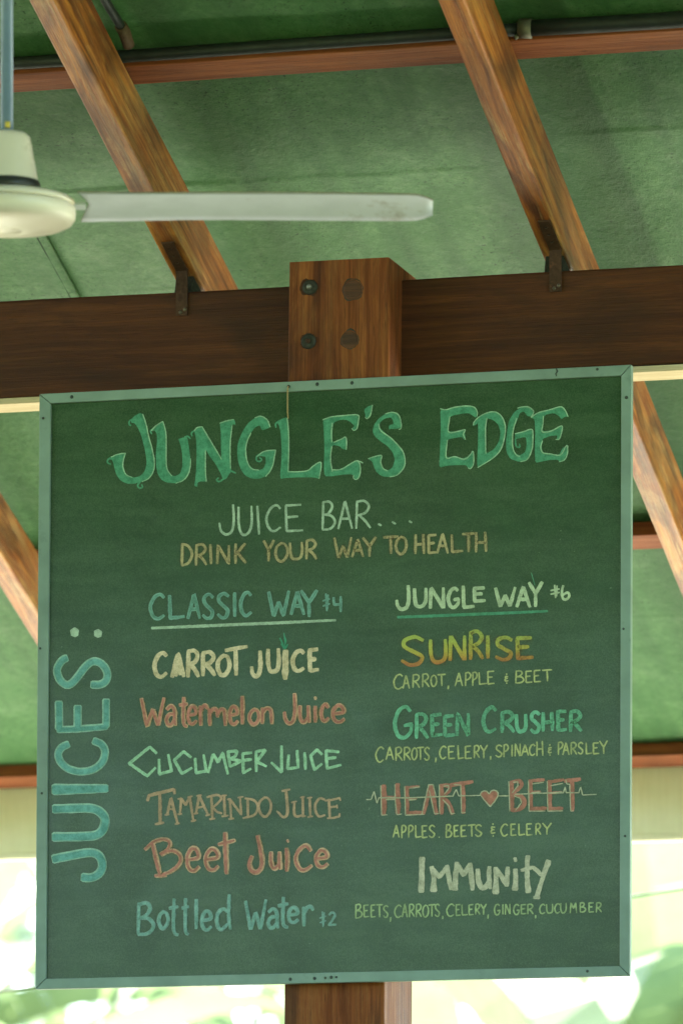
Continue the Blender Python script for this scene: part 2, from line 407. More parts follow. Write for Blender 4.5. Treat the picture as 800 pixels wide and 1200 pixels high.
# ---- a hand's capital and small letters, in a unit box ---------------
G = {
'A': [([(0, 1), (.5, 0), (1, 1)], 0), ([(.22, .64), (.78, .62)], 0)],
'^': [([(0, 1), (.5, 0), (1, 1)], 0), ([(.3, .95), (.5, .35), (.7, .9)], 0)],
'B': [([(.05, 0), (0, 1)], 0), ([(.03, .03), (.55, 0), (.78, .17), (.5, .40), (.05, .47)], 1), ([(.05, .47), (.7, .50), (1, .74), (.65, .96), (0, 1)], 1)],
'C': [([(1, .13), (.72, 0), (.3, .13), (0, .5), (.18, .88), (.55, 1), (1, .86)], 1)],
'D': [([(.05, 0), (0, 1)], 0), ([(.03, .02), (.65, .12), (1, .48), (.68, .86), (0, 1)], 1)],
'E': [([(.9, 0), (0, .03), (.03, 1), (1, .96)], 0), ([(.03, .48), (.72, .44)], 0)],
'G': [([(.9, .12), (.65, 0), (.28, .1), (0, .5), (.18, .9), (.55, 1), (.92, .82), (1, .56)], 1), ([(1, .56), (.55, .60)], 0)],
'H': [([(.05, .03), (.02, 1)], 0), ([(.92, 0), (1, .98)], 0), ([(.03, .54), (.95, .50)], 0)],
'I': [([(.5, 0), (.5, 1)], 0)],
'J': [([(.95, 0), (1, .55), (.85, .9), (.45, 1), (.1, .86), (0, .62)], 1)],
'K': [([(.05, 0), (.05, 1)], 0), ([(.9, .0), (.1, .56)], 0), ([(.25, .48), (1, .96)], 0)],
'L': [([(0, 0), (.06, 1), (1, .93)], 0)],
'M': [([(0, 1), (.14, 0), (.5, .55), (.86, 0), (1, 1)], 0)],
'N': [([(0, 1), (.06, 0), (.95, 1), (.95, 0)], 0)],
'O': [([(.5, 0), (.12, .2), (0, .58), (.2, .93), (.55, 1), (.92, .75), (1, .4), (.8, .08), (.45, 0)], 1)],
'P': [([(.05, .02), (.02, 1)], 0), ([(.03, .04), (.6, 0), (1, .2), (.7, .46), (.08, .58)], 1)],
'R': [([(.05, .03), (.02, 1)], 0), ([(.03, .04), (.6, 0), (.92, .2), (.65, .44), (.08, .54)], 1), ([(.2, .52), (.65, .72), (1, .98)], 1)],
'S': [([(1, .12), (.6, 0), (.15, .12), (.12, .34), (.55, .52), (.95, .70), (.82, .94), (.4, 1), (0, .86)], 1)],
'T': [([(0, .05), (1, 0)], 0), ([(.5, .02), (.52, 1)], 0)],
'U': [([(0, .03), (.02, .6), (.18, .93), (.5, 1), (.85, .88), (1, .55), (.97, 0)], 1)],
'V': [([(0, 0), (.5, 1), (1, 0)], 0)],
'W': [([(0, .04), (.24, 1), (.5, .42), (.74, .98), (1, 0)], 0)],
'Y': [([(0, .02), (.5, .46), (.5, 1)], 0), ([(1, 0), (.48, .5)], 0)],
'&': [([(.9, .30), (.3, .28), (.25, .45), (.8, .48)], 1), ([(.4, .48), (.1, .62), (.3, .76), (.95, .70)], 1), ([(.5, 0), (.5, .1)], 0), ([(.55, .92), (.55, 1)], 0)],
',': [([(1, 0), (.7, .5), (0, 1)], 0)],
'.': [([(.3, .5), (.7, .5)], 0)],
'a': [([(.08, .18), (.5, 0), (.88, .2), (.92, .7), (1, 1)], 1), ([(.85, .42), (.3, .45), (0, .72), (.2, .98), (.6, .95), (.9, .68)], 1)],
'e': [([(.08, .5), (.95, .40), (.85, .1), (.45, 0), (.08, .28), (.02, .65), (.25, .95), (.65, 1), (1, .82)], 1)],
'r': [([(.1, .05), (.12, 1)], 0), ([(.1, .35), (.4, .08), (.75, 0), (1, .18)], 1)],
'n': [([(.05, .03), (.05, 1)], 0), ([(.08, .3), (.4, .05), (.8, .1), (.93, .4), (.95, 1)], 1)],
'm': [([(.03, .03), (.06, 1)], 0), ([(.06, .3), (.25, .03), (.46, .12), (.5, .5)], 1), ([(.5, .4), (.68, .05), (.88, .1), (.93, .4), (.95, 1)], 1)],
'l': [([(.5, 0), (.5, 1)], 0)],
'o': [([(.5, 0), (.1, .25), (0, .65), (.3, 1), (.7, .95), (1, .55), (.85, .12), (.45, 0)], 1)],
'u': [([(0, 0), (0, .6), (.2, .95), (.5, .98), (.88, .7)], 1), ([(.9, 0), (.92, .6), (1, 1)], 1)],
'c': [([(.95, .2), (.65, 0), (.2, .2), (0, .58), (.25, .95), (.6, 1), (1, .82)], 1)],
'd': [([(.85, .5), (.5, .4), (.1, .55), (.05, .85), (.35, 1), (.8, .85)], 1), ([(.92, 0), (.9, .6), (1, 1)], 1)],
't': [([(.55, 0), (.5, .75), (.65, .96), (1, 1)], 1), ([(0, .27), (1, .22)], 0)],
'i': [([(.5, 0), (.5, 1)], 0)],
'$': [([(1, .30), (0, .42)], 0), ([(1, .58), (0, .72)], 0), ([(.42, 0), (.56, 1)], 0), ([(.72, .06), (.66, .9)], 0)],
'4': [([(0, .05), (.05, .55), (.95, .5)], 0), ([(.85, 0), (.82, 1)], 0)],
'6': [([(.15, 0), (0, .5), (.2, .95), (.6, 1), (.95, .75), (.75, .5), (.2, .68)], 1)],
'2': [([(.1, .2), (.5, 0), (.85, .2), (.5, .6), (.05, .95)], 1), ([(.05, .95), (1, .9)], 0)],
}
def glyph(bm, ch, x0, x1, y0, y1, w, **k):
    rnd = random.Random(int(x0*10)+ord(ch))
    h = w*.5
    X0, X1, Y0, Y1 = x0+h*.8, x1-h*.8, y0+h*.8, y1-h*.8
    if ch in 'Iil': X0 = X1 = (x0+x1)/2; X1 += .01
    for pts, sm in G[ch]:
        q = [(X0+(X1-X0)*px+rnd.uniform(-.02, .02)*min(12, x1-x0), Y0+(Y1-Y0)*py+rnd.uniform(-.012, .012)*(Y1-Y0)) for px, py in pts]
        if ch in 'Il': q[0] = (x0+w*.5 if x1 > x0+w*1.2 else (x0+x1)/2, q[0][1]); q[-1] = (x1-w*.5 if x1 > x0+w*1.2 else (x0+x1)/2, q[-1][1])
        stroke(bm, q, w, bool(sm), **k)
LINES = {}
def line(name, items, w, mat, label=None, outline=None, extra=None, smear=None, parent=None, inset=None):
    """items: (letter, x0, x1, top, bottom) in photograph pixels. outline=(material, extra width): lighter chalk showing round the core"""
    LZ[0] = 0
    root = None
    if smear:
        bm = bmesh.new()
        for it in items: glyph(bm, it[0], it[1]-1, it[2]+1, it[3]-1, it[4]+1, w*smear[1], jit=.3)
        fix(bm); sm = bm
    bm = bmesh.new()
    ww = w+(outline[1] if outline else 0)
    for it in items: glyph(bm, *it[:5], it[5] if len(it) > 5 else ww, lift=.0001)
    if extra:
        for pts, ew, sm_ in extra: stroke(bm, pts, ew, sm_, lift=.0001)
    fix(bm)
    root = obj(name, bm, outline[0] if outline else mat, sign)
    if label: root['label'] = label
    if smear: obj('chalk_smear', sm, smear[0], root)
    if outline:
        bm = bmesh.new(); dx, dy = inset or (0, 0)
        for it in items: glyph(bm, it[0], it[1]+outline[1]*.5+dx, it[2]-outline[1]*.5+dx, it[3]+outline[1]*.5+dy, it[4]-outline[1]*.5+dy, (it[5]*.45 if len(it) > 5 else w), lift=.0011)
        fix(bm); obj('inner_stroke', bm, mat, root)
    return root
def pen(name, strokes, mat, label=None, parent=None, lift=.0001, polys=()):
    LZ[0] = 3; bm = bmesh.new()
    for pts, off, s in polys: polygon(bm, pts, off, s, lift=lift)
    for st in strokes:
        pts, w, sm = st[:3]; stroke(bm, pts, w, sm, lift=lift, **(st[3] if len(st) > 3 else {}))
    fix(bm); o = obj(name, bm, mat, parent or sign)
    if label: o['label'] = label
    return o
def Zm(pts, off, s): return [(off[0]+x/s, off[1]+y/s) for x, y in pts]

# colours of the chalk
c_title = chalk('chalk_title_green', (.060, .250, .120), (.085, .300, .150), .96, var=.2)
c_title_hi = chalk('chalk_title_highlight', (.33, .56, .31), None, .9)
c_pale = chalk('chalk_pale_green', (.40, .56, .35), None, .8)
c_tan = chalk('chalk_tan', (.46, .42, .19), None, .75)
c_teal = chalk('chalk_teal', (.15, .36, .245), (.19, .42, .29), .75)
c_teal_hi = chalk('chalk_teal_light', (.24, .46, .33), None, .8)
c_cream = chalk('chalk_cream', (.58, .50, .25), (.63, .56, .32), .92)
c_salmon = chalk('chalk_salmon', (.43, .165, .105), (.50, .22, .145), .88)
c_salmon_hi = chalk('chalk_salmon_light', (.60, .42, .22), None, .85)
c_mint = chalk('chalk_mint', (.30, .55, .29), (.34, .60, .33), .88)
c_tamar = chalk('chalk_brown_tan', (.44, .31, .165), None, .85)
c_beet = chalk('chalk_beet', (.42, .165, .105), (.48, .21, .14), .88)
c_beet_hi = chalk('chalk_beet_light', (.62, .46, .25), None, .88)
c_water = chalk('chalk_water', (.20, .42, .30), (.26, .49, .36), .75)
c_water_hi = chalk('chalk_water_light', (.33, .54, .40), None, .55)
c_jway = chalk('chalk_jungle_way', (.44, .57, .31), None, .92)
c_jline = chalk('chalk_jungle_line', (.085, .31, .155), None, .85)
c_ingr = chalk('chalk_ingredients', (.50, .56, .20), None, .72)
c_ingr2 = chalk('chalk_ingredients_faint', (.40, .54, .22), None, .68)
c_green = chalk('chalk_crusher_green', (.155, .45, .235), (.18, .50, .27), .82)
c_rose = chalk('chalk_rose', (.42, .17, .105), (.48, .21, .13), .8)
c_white = chalk('chalk_rose_highlight', (.50, .52, .30), None, .8)
c_imm = chalk('chalk_immunity', (.44, .46, .27), (.49, .50, .30), .93)
c_blue = chalk('chalk_vertical_teal', (.115, .33, .245), (.15, .38, .29), .9)
c_blue_hi = chalk('chalk_vertical_light', (.33, .55, .37), None, .85)
s_brown = smear_material('smear_brown', (.20, .12, .05), .45)
s_green = smear_material('smear_green', (.07, .15, .07), .5)

# ---- title ------------------------------------------------------------
A1, A2, A3, A4, A5, A6, A7 = (120, 475), (215, 475), (270, 475), (325, 475), (385, 465), (505, 465), (575, 465)
TP = [
 (A1, [(265,145),(290,105),(350,70),(375,80),(405,170),(430,290),(460,400),(482,500),(485,570),(470,630),(430,685),(370,715),(300,735),(230,735),(170,705),(130,650),(110,580),(100,530),(85,505),(65,510),(80,485),(140,460),(215,445),(220,460),(200,520),(195,580),(215,640),(260,675),(320,675),(370,650),(400,610),(415,540),(405,450),(385,360),(360,270),(330,205),(300,165),(275,165)]),
 (A1, [(460,235),(500,190),(565,150),(580,180),(595,270),(598,400),(598,520),(605,590),(630,650),(680,665),(730,640),(750,570),(750,470),(735,380),(715,322),(705,318),(760,300),(795,294),(800,320),(812,400),(825,500),(822,580),(800,650),(760,700),(700,730),(620,728),(560,705),(520,650),(503,570),(500,450),(512,350),(510,270),(490,235),(470,240)]),
 (A2, [(100,235),(130,205),(175,200),(200,240),(250,330),(310,430),(355,500),(350,380),(350,250),(340,165),(400,145),(470,130),(475,165),(455,190),(440,330),(437,450),(440,560),(450,620),(430,640),(400,690),(370,700),(350,640),(300,550),(240,470),(207,410),(205,500),(207,600),(212,715),(160,712),(130,725),(130,765),(100,755),(110,700),(118,600),(122,450),(118,320),(105,255)]),
 (A3, [(370,205),(355,150),(320,115),(280,102),(230,115),(160,170),(110,250),(70,350),(62,430),(70,520),(95,600),(140,660),(200,688),(270,688),(330,665),(375,610),(400,540),(412,470),(425,420),(340,425),(290,445),(250,480),(290,475),(330,482),(330,540),(310,590),(270,608),(220,600),(175,560),(150,500),(140,420),(155,340),(190,260),(230,205),(275,185),(295,235),(340,220)]),
 (A4, [(0,165),(20,135),(80,110),(95,120),(105,250),(108,400),(105,540),(100,620),(200,620),(280,610),(330,575),(360,540),(405,530),(410,580),(390,690),(350,675),(200,675),(80,680),(30,690),(25,650),(35,550),(40,400),(30,250),(15,190)]),
 (A4, [(425,135),(490,108),(600,95),(755,90),(760,150),(750,210),(730,235),(705,225),(705,205),(725,195),(690,160),(650,135),(590,135),(525,160),(515,250),(515,345),(560,335),(600,310),(640,295),(650,350),(650,415),(610,410),(580,380),(515,370),(505,450),(500,530),(515,605),(580,600),(660,560),(730,520),(765,525),(775,580),(775,640),(750,690),(720,690),(715,660),(690,645),(600,650),(520,665),(440,665),(435,560),(440,400),(435,250)]),
 (A5, [(335,115),(365,90),(410,75),(400,120),(385,180),(360,205),(340,195),(345,170),(335,140)]),
 (A5, [(680,290),(670,200),(640,155),(590,140),(530,160),(470,200),(425,260),(410,320),(430,370),(490,420),(550,460),(600,520),(620,590),(600,660),(560,690),(510,670),(490,610),(495,550),(430,560),(370,580),(410,610),(425,660),(450,710),(500,745),(570,752),(640,730),(700,670),(718,600),(700,520),(660,460),(590,390),(520,330),(475,285),(480,240),(520,205),(580,190),(605,220),(605,265),(570,280),(580,300),(630,300)]),
 (A6, [(85,110),(140,118),(200,100),(290,85),(380,90),(425,115),(435,165),(420,195),(395,180),(350,150),(270,160),(180,180),(165,250),(158,325),(240,325),(320,305),(315,350),(325,400),(305,400),(290,375),(220,385),(155,400),(150,470),(140,565),(200,560),(300,580),(360,550),(395,510),(400,570),(395,640),(370,675),(345,668),(330,640),(240,640),(150,645),(75,665),(80,550),(90,300)]),
 (A7, [(400,160),(385,120),(350,95),(280,100),(220,140),(170,220),(150,320),(140,430),(145,520),(180,580),(260,610),(320,600),(370,550),(390,480),(395,400),(385,305),(310,325),(225,345),(228,400),(245,395),(300,378),(330,380),(335,450),(320,520),(270,550),(230,530),(205,470),(200,380),(215,290),(250,210),(270,150),(310,135),(340,180),(380,185)]),
 (A7, [(375,195),(430,150),(540,120),(655,90),(700,130),(725,185),(695,185),(660,210),(640,180),(590,150),(500,170),(490,250),(485,325),(560,315),(665,270),(660,340),(640,400),(615,400),(625,360),(560,365),(480,395),(475,460),(485,520),(560,540),(640,545),(670,480),(715,455),(720,520),(690,590),(640,615),(630,590),(560,590),(480,605),(415,620),(410,500),(415,350),(410,210)]),
]
LZ[0] = 0; bm = bmesh.new()
for off, pts in TP: polygon(bm, pts, off)
polygon(bm, [(395,265),(405,232),(450,185),(520,145),(590,140),(640,160),(680,220),(695,300),(690,390),(655,480),(600,560),(520,615),(435,665),(430,600),(440,400),(440,240),(415,265)], A6, 8.0,
        holes=[[(520,200),(580,215),(630,260),(650,330),(635,420),(590,490),(515,535),(510,400)]])
TC = [(A1, [(88,488),(55,505),(48,535),(78,552)]), (A1, [(290,125),(255,145),(250,175),(268,190)]), (A1, [(355,718),(330,748),(345,775),(375,768),(368,742)]),
      (A1, [(485,212),(452,240),(462,268)]), (A1, [(770,297),(800,290),(825,312)]), (A2, [(105,235),(75,258),(80,288)]), (A2, [(470,138),(480,178)]),
      (A2, [(375,690),(332,715),(310,698),(328,680)]), (A2, [(445,615),(490,634)]), (A3, [(310,440),(250,475),(245,515),(275,525),(292,505),(270,490)]),
      (A4, [(25,140),(-15,170),(-14,207)]), (A5, [(605,262),(572,275),(572,302)]), (A7, [(228,395),(238,465),(268,468),(268,440)]), (A6, [(410,245),(395,268)])]
for off, pts in TC: stroke(bm, Zm(pts, off, 8), 2.0, True)
fix(bm); title = obj('title_lettering', bm, c_title, sign); title['label'] = "large curly green title reading JUNGLE'S EDGE with pale edges"
TH_ = [
 (A1, [(215,448),(195,520),(193,580),(222,648),(280,675)]), (A1, [(82,484),(140,460),(216,446)]), (A1, [(378,82),(408,170),(434,290),(464,400),(484,500),(487,570),(472,630),(432,685),(372,715)]),
 (A1, [(565,150),(580,190),(596,270),(598,400),(598,520),(608,600),(650,662)]), (A1, [(690,730),(760,700),(803,645),(824,570),(826,500)]), (A1, [(460,236),(500,192),(565,150)]),
 (A2, [(455,190),(440,330),(437,450),(441,590)]), (A2, [(175,200),(255,335),(312,430),(357,505)]), (A2, [(206,420),(206,600),(213,715)]), (A2, [(100,236),(130,207),(175,200)]), (A2, [(340,166),(400,146),(470,131)]),
 (A3, [(192,258),(155,340),(143,430),(155,520),(195,590),(265,608)]), (A3, [(425,420),(412,480),(400,550),(372,615),(330,666)]), (A3, [(230,115),(285,101),(345,137),(372,203)]), (A3, [(425,419),(345,424),(290,445),(250,480)]),
 (A4, [(92,118),(104,250),(107,400),(100,620)]), (A4, [(100,622),(200,622),(285,610),(340,565),(403,532),(408,590),(390,688)]),
 (A4, [(425,135),(500,108),(620,95),(752,90),(758,150),(745,215),(715,235),(697,215)]), (A4, [(515,165),(507,250),(510,345)]), (A4, [(530,345),(600,315),(638,297),(648,350),(645,415)]), (A4, [(510,385),(497,500),(515,622)]),
 (A4, [(515,605),(600,597),(730,522),(765,533),(778,600),(765,670),(737,695),(712,682),(714,657)]), (A4, [(730,521),(770,524),(800,540)]),
 (A5, [(410,76),(392,165),(362,204),(342,192)]), (A5, [(530,160),(590,143),(645,160),(672,210),(680,290),(657,305)]), (A5, [(468,255),(490,318),(590,392),(690,505),(716,600),(700,670),(640,733),(570,750)]),
 (A5, [(370,580),(430,560),(495,550),(487,610),(510,670),(552,695)]),
 (A6, [(85,111),(140,120),(220,97),(320,85),(400,95),(432,140),(430,182)]), (A6, [(175,185),(162,325),(245,325),(318,307),(302,350),(322,400)]), (A6, [(152,405),(141,568),(220,560),(310,585),(360,550),(393,512),(398,620),(370,672),(347,666)]),
 (A6, [(397,263),(402,235),(460,180),(560,140),(630,155),(680,220),(695,320),(662,470),(590,565),(437,663)]), (A6, [(522,200),(509,300),(512,532)]),
 (A7, [(242,200),(206,330),(206,480),(240,545),(272,558)]), (A7, [(226,346),(310,325),(385,306),(393,400),(385,490),(342,585),(276,608)]), (A7, [(250,105),(290,95),(352,94),(398,130),(395,160),(375,190)]),
 (A7, [(377,194),(440,150),(560,118),(655,92),(698,130),(723,185)]), (A7, [(490,180),(488,250),(480,325),(560,322),(663,272),(660,340),(640,395),(607,400)]), (A7, [(483,412),(467,470),(485,522),(560,535),(650,545),(700,467),(718,462),(714,540),(688,590),(640,610)]),
]
pen('edge_highlight', [(Zm(p, o, 8), 1.35, True, dict(jit=.2)) for o, p in TH_], c_title_hi, parent=title, lift=.0011)

# ---- the lines --------------------------------------------------------
line('subtitle_lettering', [('J',256,275,590.5,627.7),('U',278.3,296,592,627.7),('I',300,305,592,627.2),('C',311,329.7,590.8,623.8),('E',333.8,355.7,590.5,623.8),
     ('B',376.7,393.5,586.7,622),('A',395,413.7,586.5,620.8),('R',416,434.7,585.7,620.5)], 3.0, c_pale, 'thin pale green chalk words JUICE BAR with three dots',
     extra=[([(443.2,614),(446.6,615.8)],2.4,0),([(459.4,611.6),(463.3,613.8)],2.5,0),([(479.2,610.6),(482.4,612.4)],2.4,0)])
line('slogan_lettering', [('D',211.8,226.2,635.7,664),('R',228.3,243,636.5,663.7),('I',244.8,249,636.8,662.2),('N',253,270,638,661.6),('K',274,289.3,636,661.5),('Y',307.7,322,632,658.7),
     ('O',321.6,338.2,635,659),('U',338.7,355.2,634.5,656.7),('R',357.5,371.9,631.5,656.6),('W',390.5,413,628.6,654.8),('A',411.3,426.6,631,653.8),('Y',424,441.7,628.5,653.2),
     ('T',448,467.2,627.5,650),('O',462.4,477.3,627.8,650.6),('H',484.8,497.9,624.8,650.2),('E',500.5,512.8,625.5,649.2),('A',510.8,525.7,624.8,649.2),('L',527.6,543.6,625.5,648.2),
     ('T',540.4,557.2,623.8,647.7),('H',556,570.6,622.5,648)], 3.3, c_tan, 'tan chalk slogan DRINK YOUR WAY TO HEALTH, smudged at DRINK', smear=(s_brown, 1.9))
line('heading_lettering', [('C',174.5,193.7,694.8,727),('L',196.8,217.7,696.2,726.2),('A',218.5,236,694.6,726.4),('S',236,251.2,694.5,727),('S',253.4,269.2,693.6,725.9),('I',272.3,277.7,693.2,724),
     ('C',280,295.7,692.4,723.2),('W',313,340,691.5,723.7),('A',339.5,357.6,691.7,721.6),('Y',351.3,372.8,690.4,724),('$',377.3,387.2,695.3,716.6,2.3),('4',389.5,402.2,698,718.2,3.2)],
     2.6, c_teal, 'teal double-stroked heading CLASSIC WAY with a price of 4 dollars', outline=(c_teal_hi, 1.9))
pen('underline', [([(177.8,736.2),(250,733.2),(330,729.8),(393,726.9)],3.6,True)], c_pale, 'pale chalk underline below CLASSIC WAY')
line('menu_lettering', [('C',178.8,197,762.8,795.2),('^',199.4,217.7,763.8,795.2),('R',218,234.4,760.2,795.2),('R',235.2,253.4,762.2,793.8),('o',253,271.2,765.7,793),
     ('J',292.5,307.3,761.5,795),('U',311.8,328.7,758.5,789.6),('C',340.6,357.5,760.2,788.8),('E',360.6,374.8,759.2,788.4)], 5.3, c_cream, 'thick cream CARROT JUICE with a carrot drawn for its letter I',
     extra=[([(264.3,762.3),(276,760),(289.3,757.8)],4.8,0),([(276,760),(276.6,791)],5.2,0),([(334.4,763),(334.5,775),(334.2,786),(334.2,795.5)],7.6,True)])
pen('carrot_leaves', [([(333.3,761),(333.8,752),(332.6,742)],1.5,True),([(332.6,760),(330.8,754),(328,748)],2.2,True),([(334,760.5),(335.4,758),(337,755.2)],2.0,True),([(333,761),(331,757.5),(329.2,754.5)],1.6,True),([(333.4,758),(335,751),(334,747)],1.2,True)],
     chalk('chalk_leaf_green', (.06,.30,.15), None, .85), 'green chalk leaves on top of the carrot')
line('menu_lettering', [('W',163.8,194.4,816,853.3),('a',193,208,825.2,852.2),('t',208.4,221.5,815.5,853.6),('e',218.2,232.4,826,850.8),('r',231.8,245.6,824.5,852.2),('m',242.7,267.3,828.5,852.3),('e',266.8,280.7,826,851),
     ('l',281,287,814.8,850.4),('o',290.2,305.8,829.3,850.8),('n',304.8,321.2,827.6,850),('J',331.2,348,811.5,850),('u',349.2,364.5,825.6,848.8),('i',366.5,372.5,826,848.3),('c',374.2,387,823.2,847.3),('e',387.8,405.2,824.8,848.4)],
     3.0, c_salmon, 'salmon Watermelon Juice with paler stroke edges', outline=(c_salmon_hi, 2.3), extra=[([(368.6,818.6),(370.3,818.2)],4.6,0)], smear=(s_brown, 2.6), inset=(-.5, 0))
CU = [[(183.4,882.9),(175.5,875.6),(151.5,895),(172.6,909.7),(182.2,900)], [(186.4,890.2),(186.6,907.4),(201,903.5),(197,884.5)], [(223.7,887.7),(215.2,881),(204.3,891),(213.2,907),(224.8,900.2)],
      [(228.7,889),(229.7,906.2),(241.7,903.8),(238.6,884.8)], [(244,905.6),(249.8,884),(255.5,893.6),(260.9,882.7),(266.9,907.2)], [(267,880.8),(269.4,898.8)], [(267,880.9),(278,880.4),(275.5,886.9),(269,889.6)], [(269,889.6),(282.5,892),(269.4,898.8)],
      [(294.8,882.4),(284.3,883.5),(285.1,906),(293.9,901.2)], [(284.6,891.3),(294.6,890.2)], [(300,880.8),(300.2,904.4)], [(300,881),(310.9,879.2),(300.9,893),(311.9,898.3)], [(329.8,874.6),(330,905.3),(317.9,893.9)],
      [(338.2,885),(337,901.2),(349.2,899.6)], [(348,879.9),(349.6,900.2)], [(356.9,882.5),(357.8,902)], [(377,884.3),(371.4,878.7),(363.9,886),(368.3,902.4),(377,895.4)], [(397,881.4),(381.9,879.9),(383,900.9),(399.4,896.7)], [(382.6,889.5),(393.6,887.8)]]
pen('menu_lettering', [(p, 3.7, False) for p in CU], c_mint, 'angular mint green CUCUMBER JUICE')
w_ = 3.2
TA = [([(173,938.5),(174.5,932.5),(204,925.3),(204.5,930.5)],4.0,0),([(187.3,930),(187.6,964.5)],4.2,0),([(182,966.2),(192,964.3)],3,0),
      ([(195.8,954.8),(200.3,935.5),(208,965.3)],3.4,0),([(197.5,948),(203.3,949)],2.6,0),([(193.4,955.4),(198,954.6)],2.4,0),([(205.4,966),(210,965)],2.6,0),
      ([(210.8,954),(212.3,936),(217.5,943.7),(222.3,934.3),(226.5,962)],3.1,0),([(208.5,936.6),(213,936)],2.2,0),([(208.6,954.6),(213,954)],2.2,0),([(220,934.6),(225.4,933.4)],2.2,0),([(224,962.7),(229.5,961.5)],2.6,0),
      ([(229.5,953.3),(233.3,932.8),(243.8,955.3)],3.2,0),([(231,947),(238.5,945.5)],2.4,0),([(227.3,954),(232,953.2)],2.2,0),([(230.5,933),(236,932.2)],2.4,0),([(241,956),(246,954.8)],2.4,0),
      ([(247.6,934),(249,959.5)],3.2,0),([(242.5,934.6),(248,933),(255.5,932),(259,937),(249,947.3)],2.8,1),([(249.5,946.5),(254,951.5),(260,953.5)],2.8,1),([(245.5,960.4),(252,959.4)],2.4,0),
      ([(262.5,932.7),(263.5,956.3)],3.2,0),([(259.8,933),(265.4,932.2)],2.2,0),([(260,957),(267.4,956)],2.4,0),
      ([(270.8,959.6),(269.3,936.6),(282.6,955),(281.2,934.5)],2.9,0),([(266.5,937.2),(270,936.6)],2.2,0),([(268,960.2),(274,959.4)],2.4,0),([(278.6,935),(285,934)],2.2,0),
      ([(290.2,936),(290.6,958)],3.1,0),([(287.2,935.8),(297.8,938.4),(302,945.9),(297.8,955.4),(284.8,959)],2.9,1),
      ([(310.5,934.5),(304.5,939.5),(303,947),(306,954.6),(311,957.4),(316,952),(317.5,943.5),(314.5,936.3),(309.5,934.6)],3.1,1),
      ([(335,926.4),(336.8,952),(332,958),(325.6,952)],3.4,1),([(330.3,927.3),(339.7,925.4)],2.8,0),([(324.2,951),(327.5,953.2)],2.2,0),
      ([(344.9,940.2),(344.4,951.6),(347,957),(354.4,955.6)],3.1,1),([(354.5,934.3),(355,956.6)],3.1,0),([(341.4,940.8),(347.5,939.4)],2.2,0),([(352,934.8),(356.6,934)],2.2,0),([(353.5,957.2),(358,956.4)],2.2,0),
      ([(362.7,935.3),(363.6,957)],3.1,0),([(360,935.6),(365.5,934.8)],2.2,0),([(360.5,957.8),(366.5,956.8)],2.2,0),
      ([(380.2,937.2),(374.5,936),(369.8,942),(369.4,950),(373.5,957),(380.6,955.6)],3.0,1),
      ([(385.3,937),(386.3,958.5)],3.2,0),([(381,938.6),(390,937.4),(397.8,935.4),(398.6,938.5)],2.5,0),([(386,946.5),(394.6,945.2)],2.5,0),([(394.6,943.5),(395,947.5)],1.8,0),([(383.5,959.3),(391,958.6),(397.4,957.2),(397.8,953.5)],2.5,0)]
pen('menu_lettering', TA, c_tamar, 'slim tan TAMARINDO JUICE with small serifs')
BE = [([(178.8,989.5),(183,1008),(187.3,1025)],5.6,1),([(169.8,995.8),(179.5,987.3),(190,984),(197,985.5),(199,990),(196,996),(187.8,1001)],4.6,1),([(189,1002),(197,998),(205,998),(211.6,1004.5),(209.5,1013.5),(200,1021.5),(191,1025)],5.0,1),([(181.6,1026.8),(194.5,1026.2)],4.6,0)]
BJ = [([(301.7,980.2),(304.5,993),(306.6,1006),(306.6,1015),(301.3,1022.4),(294.5,1020.5),(292,1012.5),(294.8,1004)],6.0,1),([(335.4,995),(336.4,1005),(335.8,1021)],5.6,1),([(336.6,986),(337.4,985.6)],5.0,0)]
def beet(dw, dx, lift):
    LZ[0] = 0; bm = bmesh.new()
    for p, w0, sm in BE+BJ: stroke(bm, [(x+dx, y) for x, y in p], w0+dw, bool(sm), lift=lift)
    for it in (('e',216.8,235,992.3,1023),('e',238.8,257.6,993,1022),('u',315.2,330.5,997,1020.5),('c',343.8,366.8,989.2,1022),('e',367.8,385.6,994.6,1018.5)):
        g = it[0], it[1]-dw*.5+dx, it[2]+dw*.5+dx, it[3]-dw*.5, it[4]+dw*.5
        glyph(bm, *g, 5.4+dw, lift=lift)
    stroke(bm, [(263.6+dx,976.5),(264.3+dx,1000),(265.2+dx,1024)], 6.2+dw, True, lift=lift)
    stroke(bm, [(256+dx,989.8),(265+dx,988),(274.8+dx,985.2)], 5.0+dw, False, lift=lift)
    fix(bm); return bm
bt = obj('menu_lettering', beet(.4, .4, .0001), c_beet_hi, sign); bt['label'] = 'fat rosy brown Beet Juice with pale stroke edges'
obj('inner_stroke', beet(-2.3, -.5, .0011), c_beet, bt)
LZ[0] = 0; bm = bmesh.new()
for it in (('e',215.8,236,991,1024),('e',237.8,258.6,992,1023.4),('u',314,331.5,996,1022),('c',343,367.4,988,1023.4),('e',367,386.4,993.6,1020)): glyph(bm, *it, 9.4, jit=.3)
for p, w0, sm in BE+BJ: stroke(bm, p, w0+3.5, bool(sm), jit=.3)
fix(bm); obj('chalk_smear', bm, s_brown, bt)
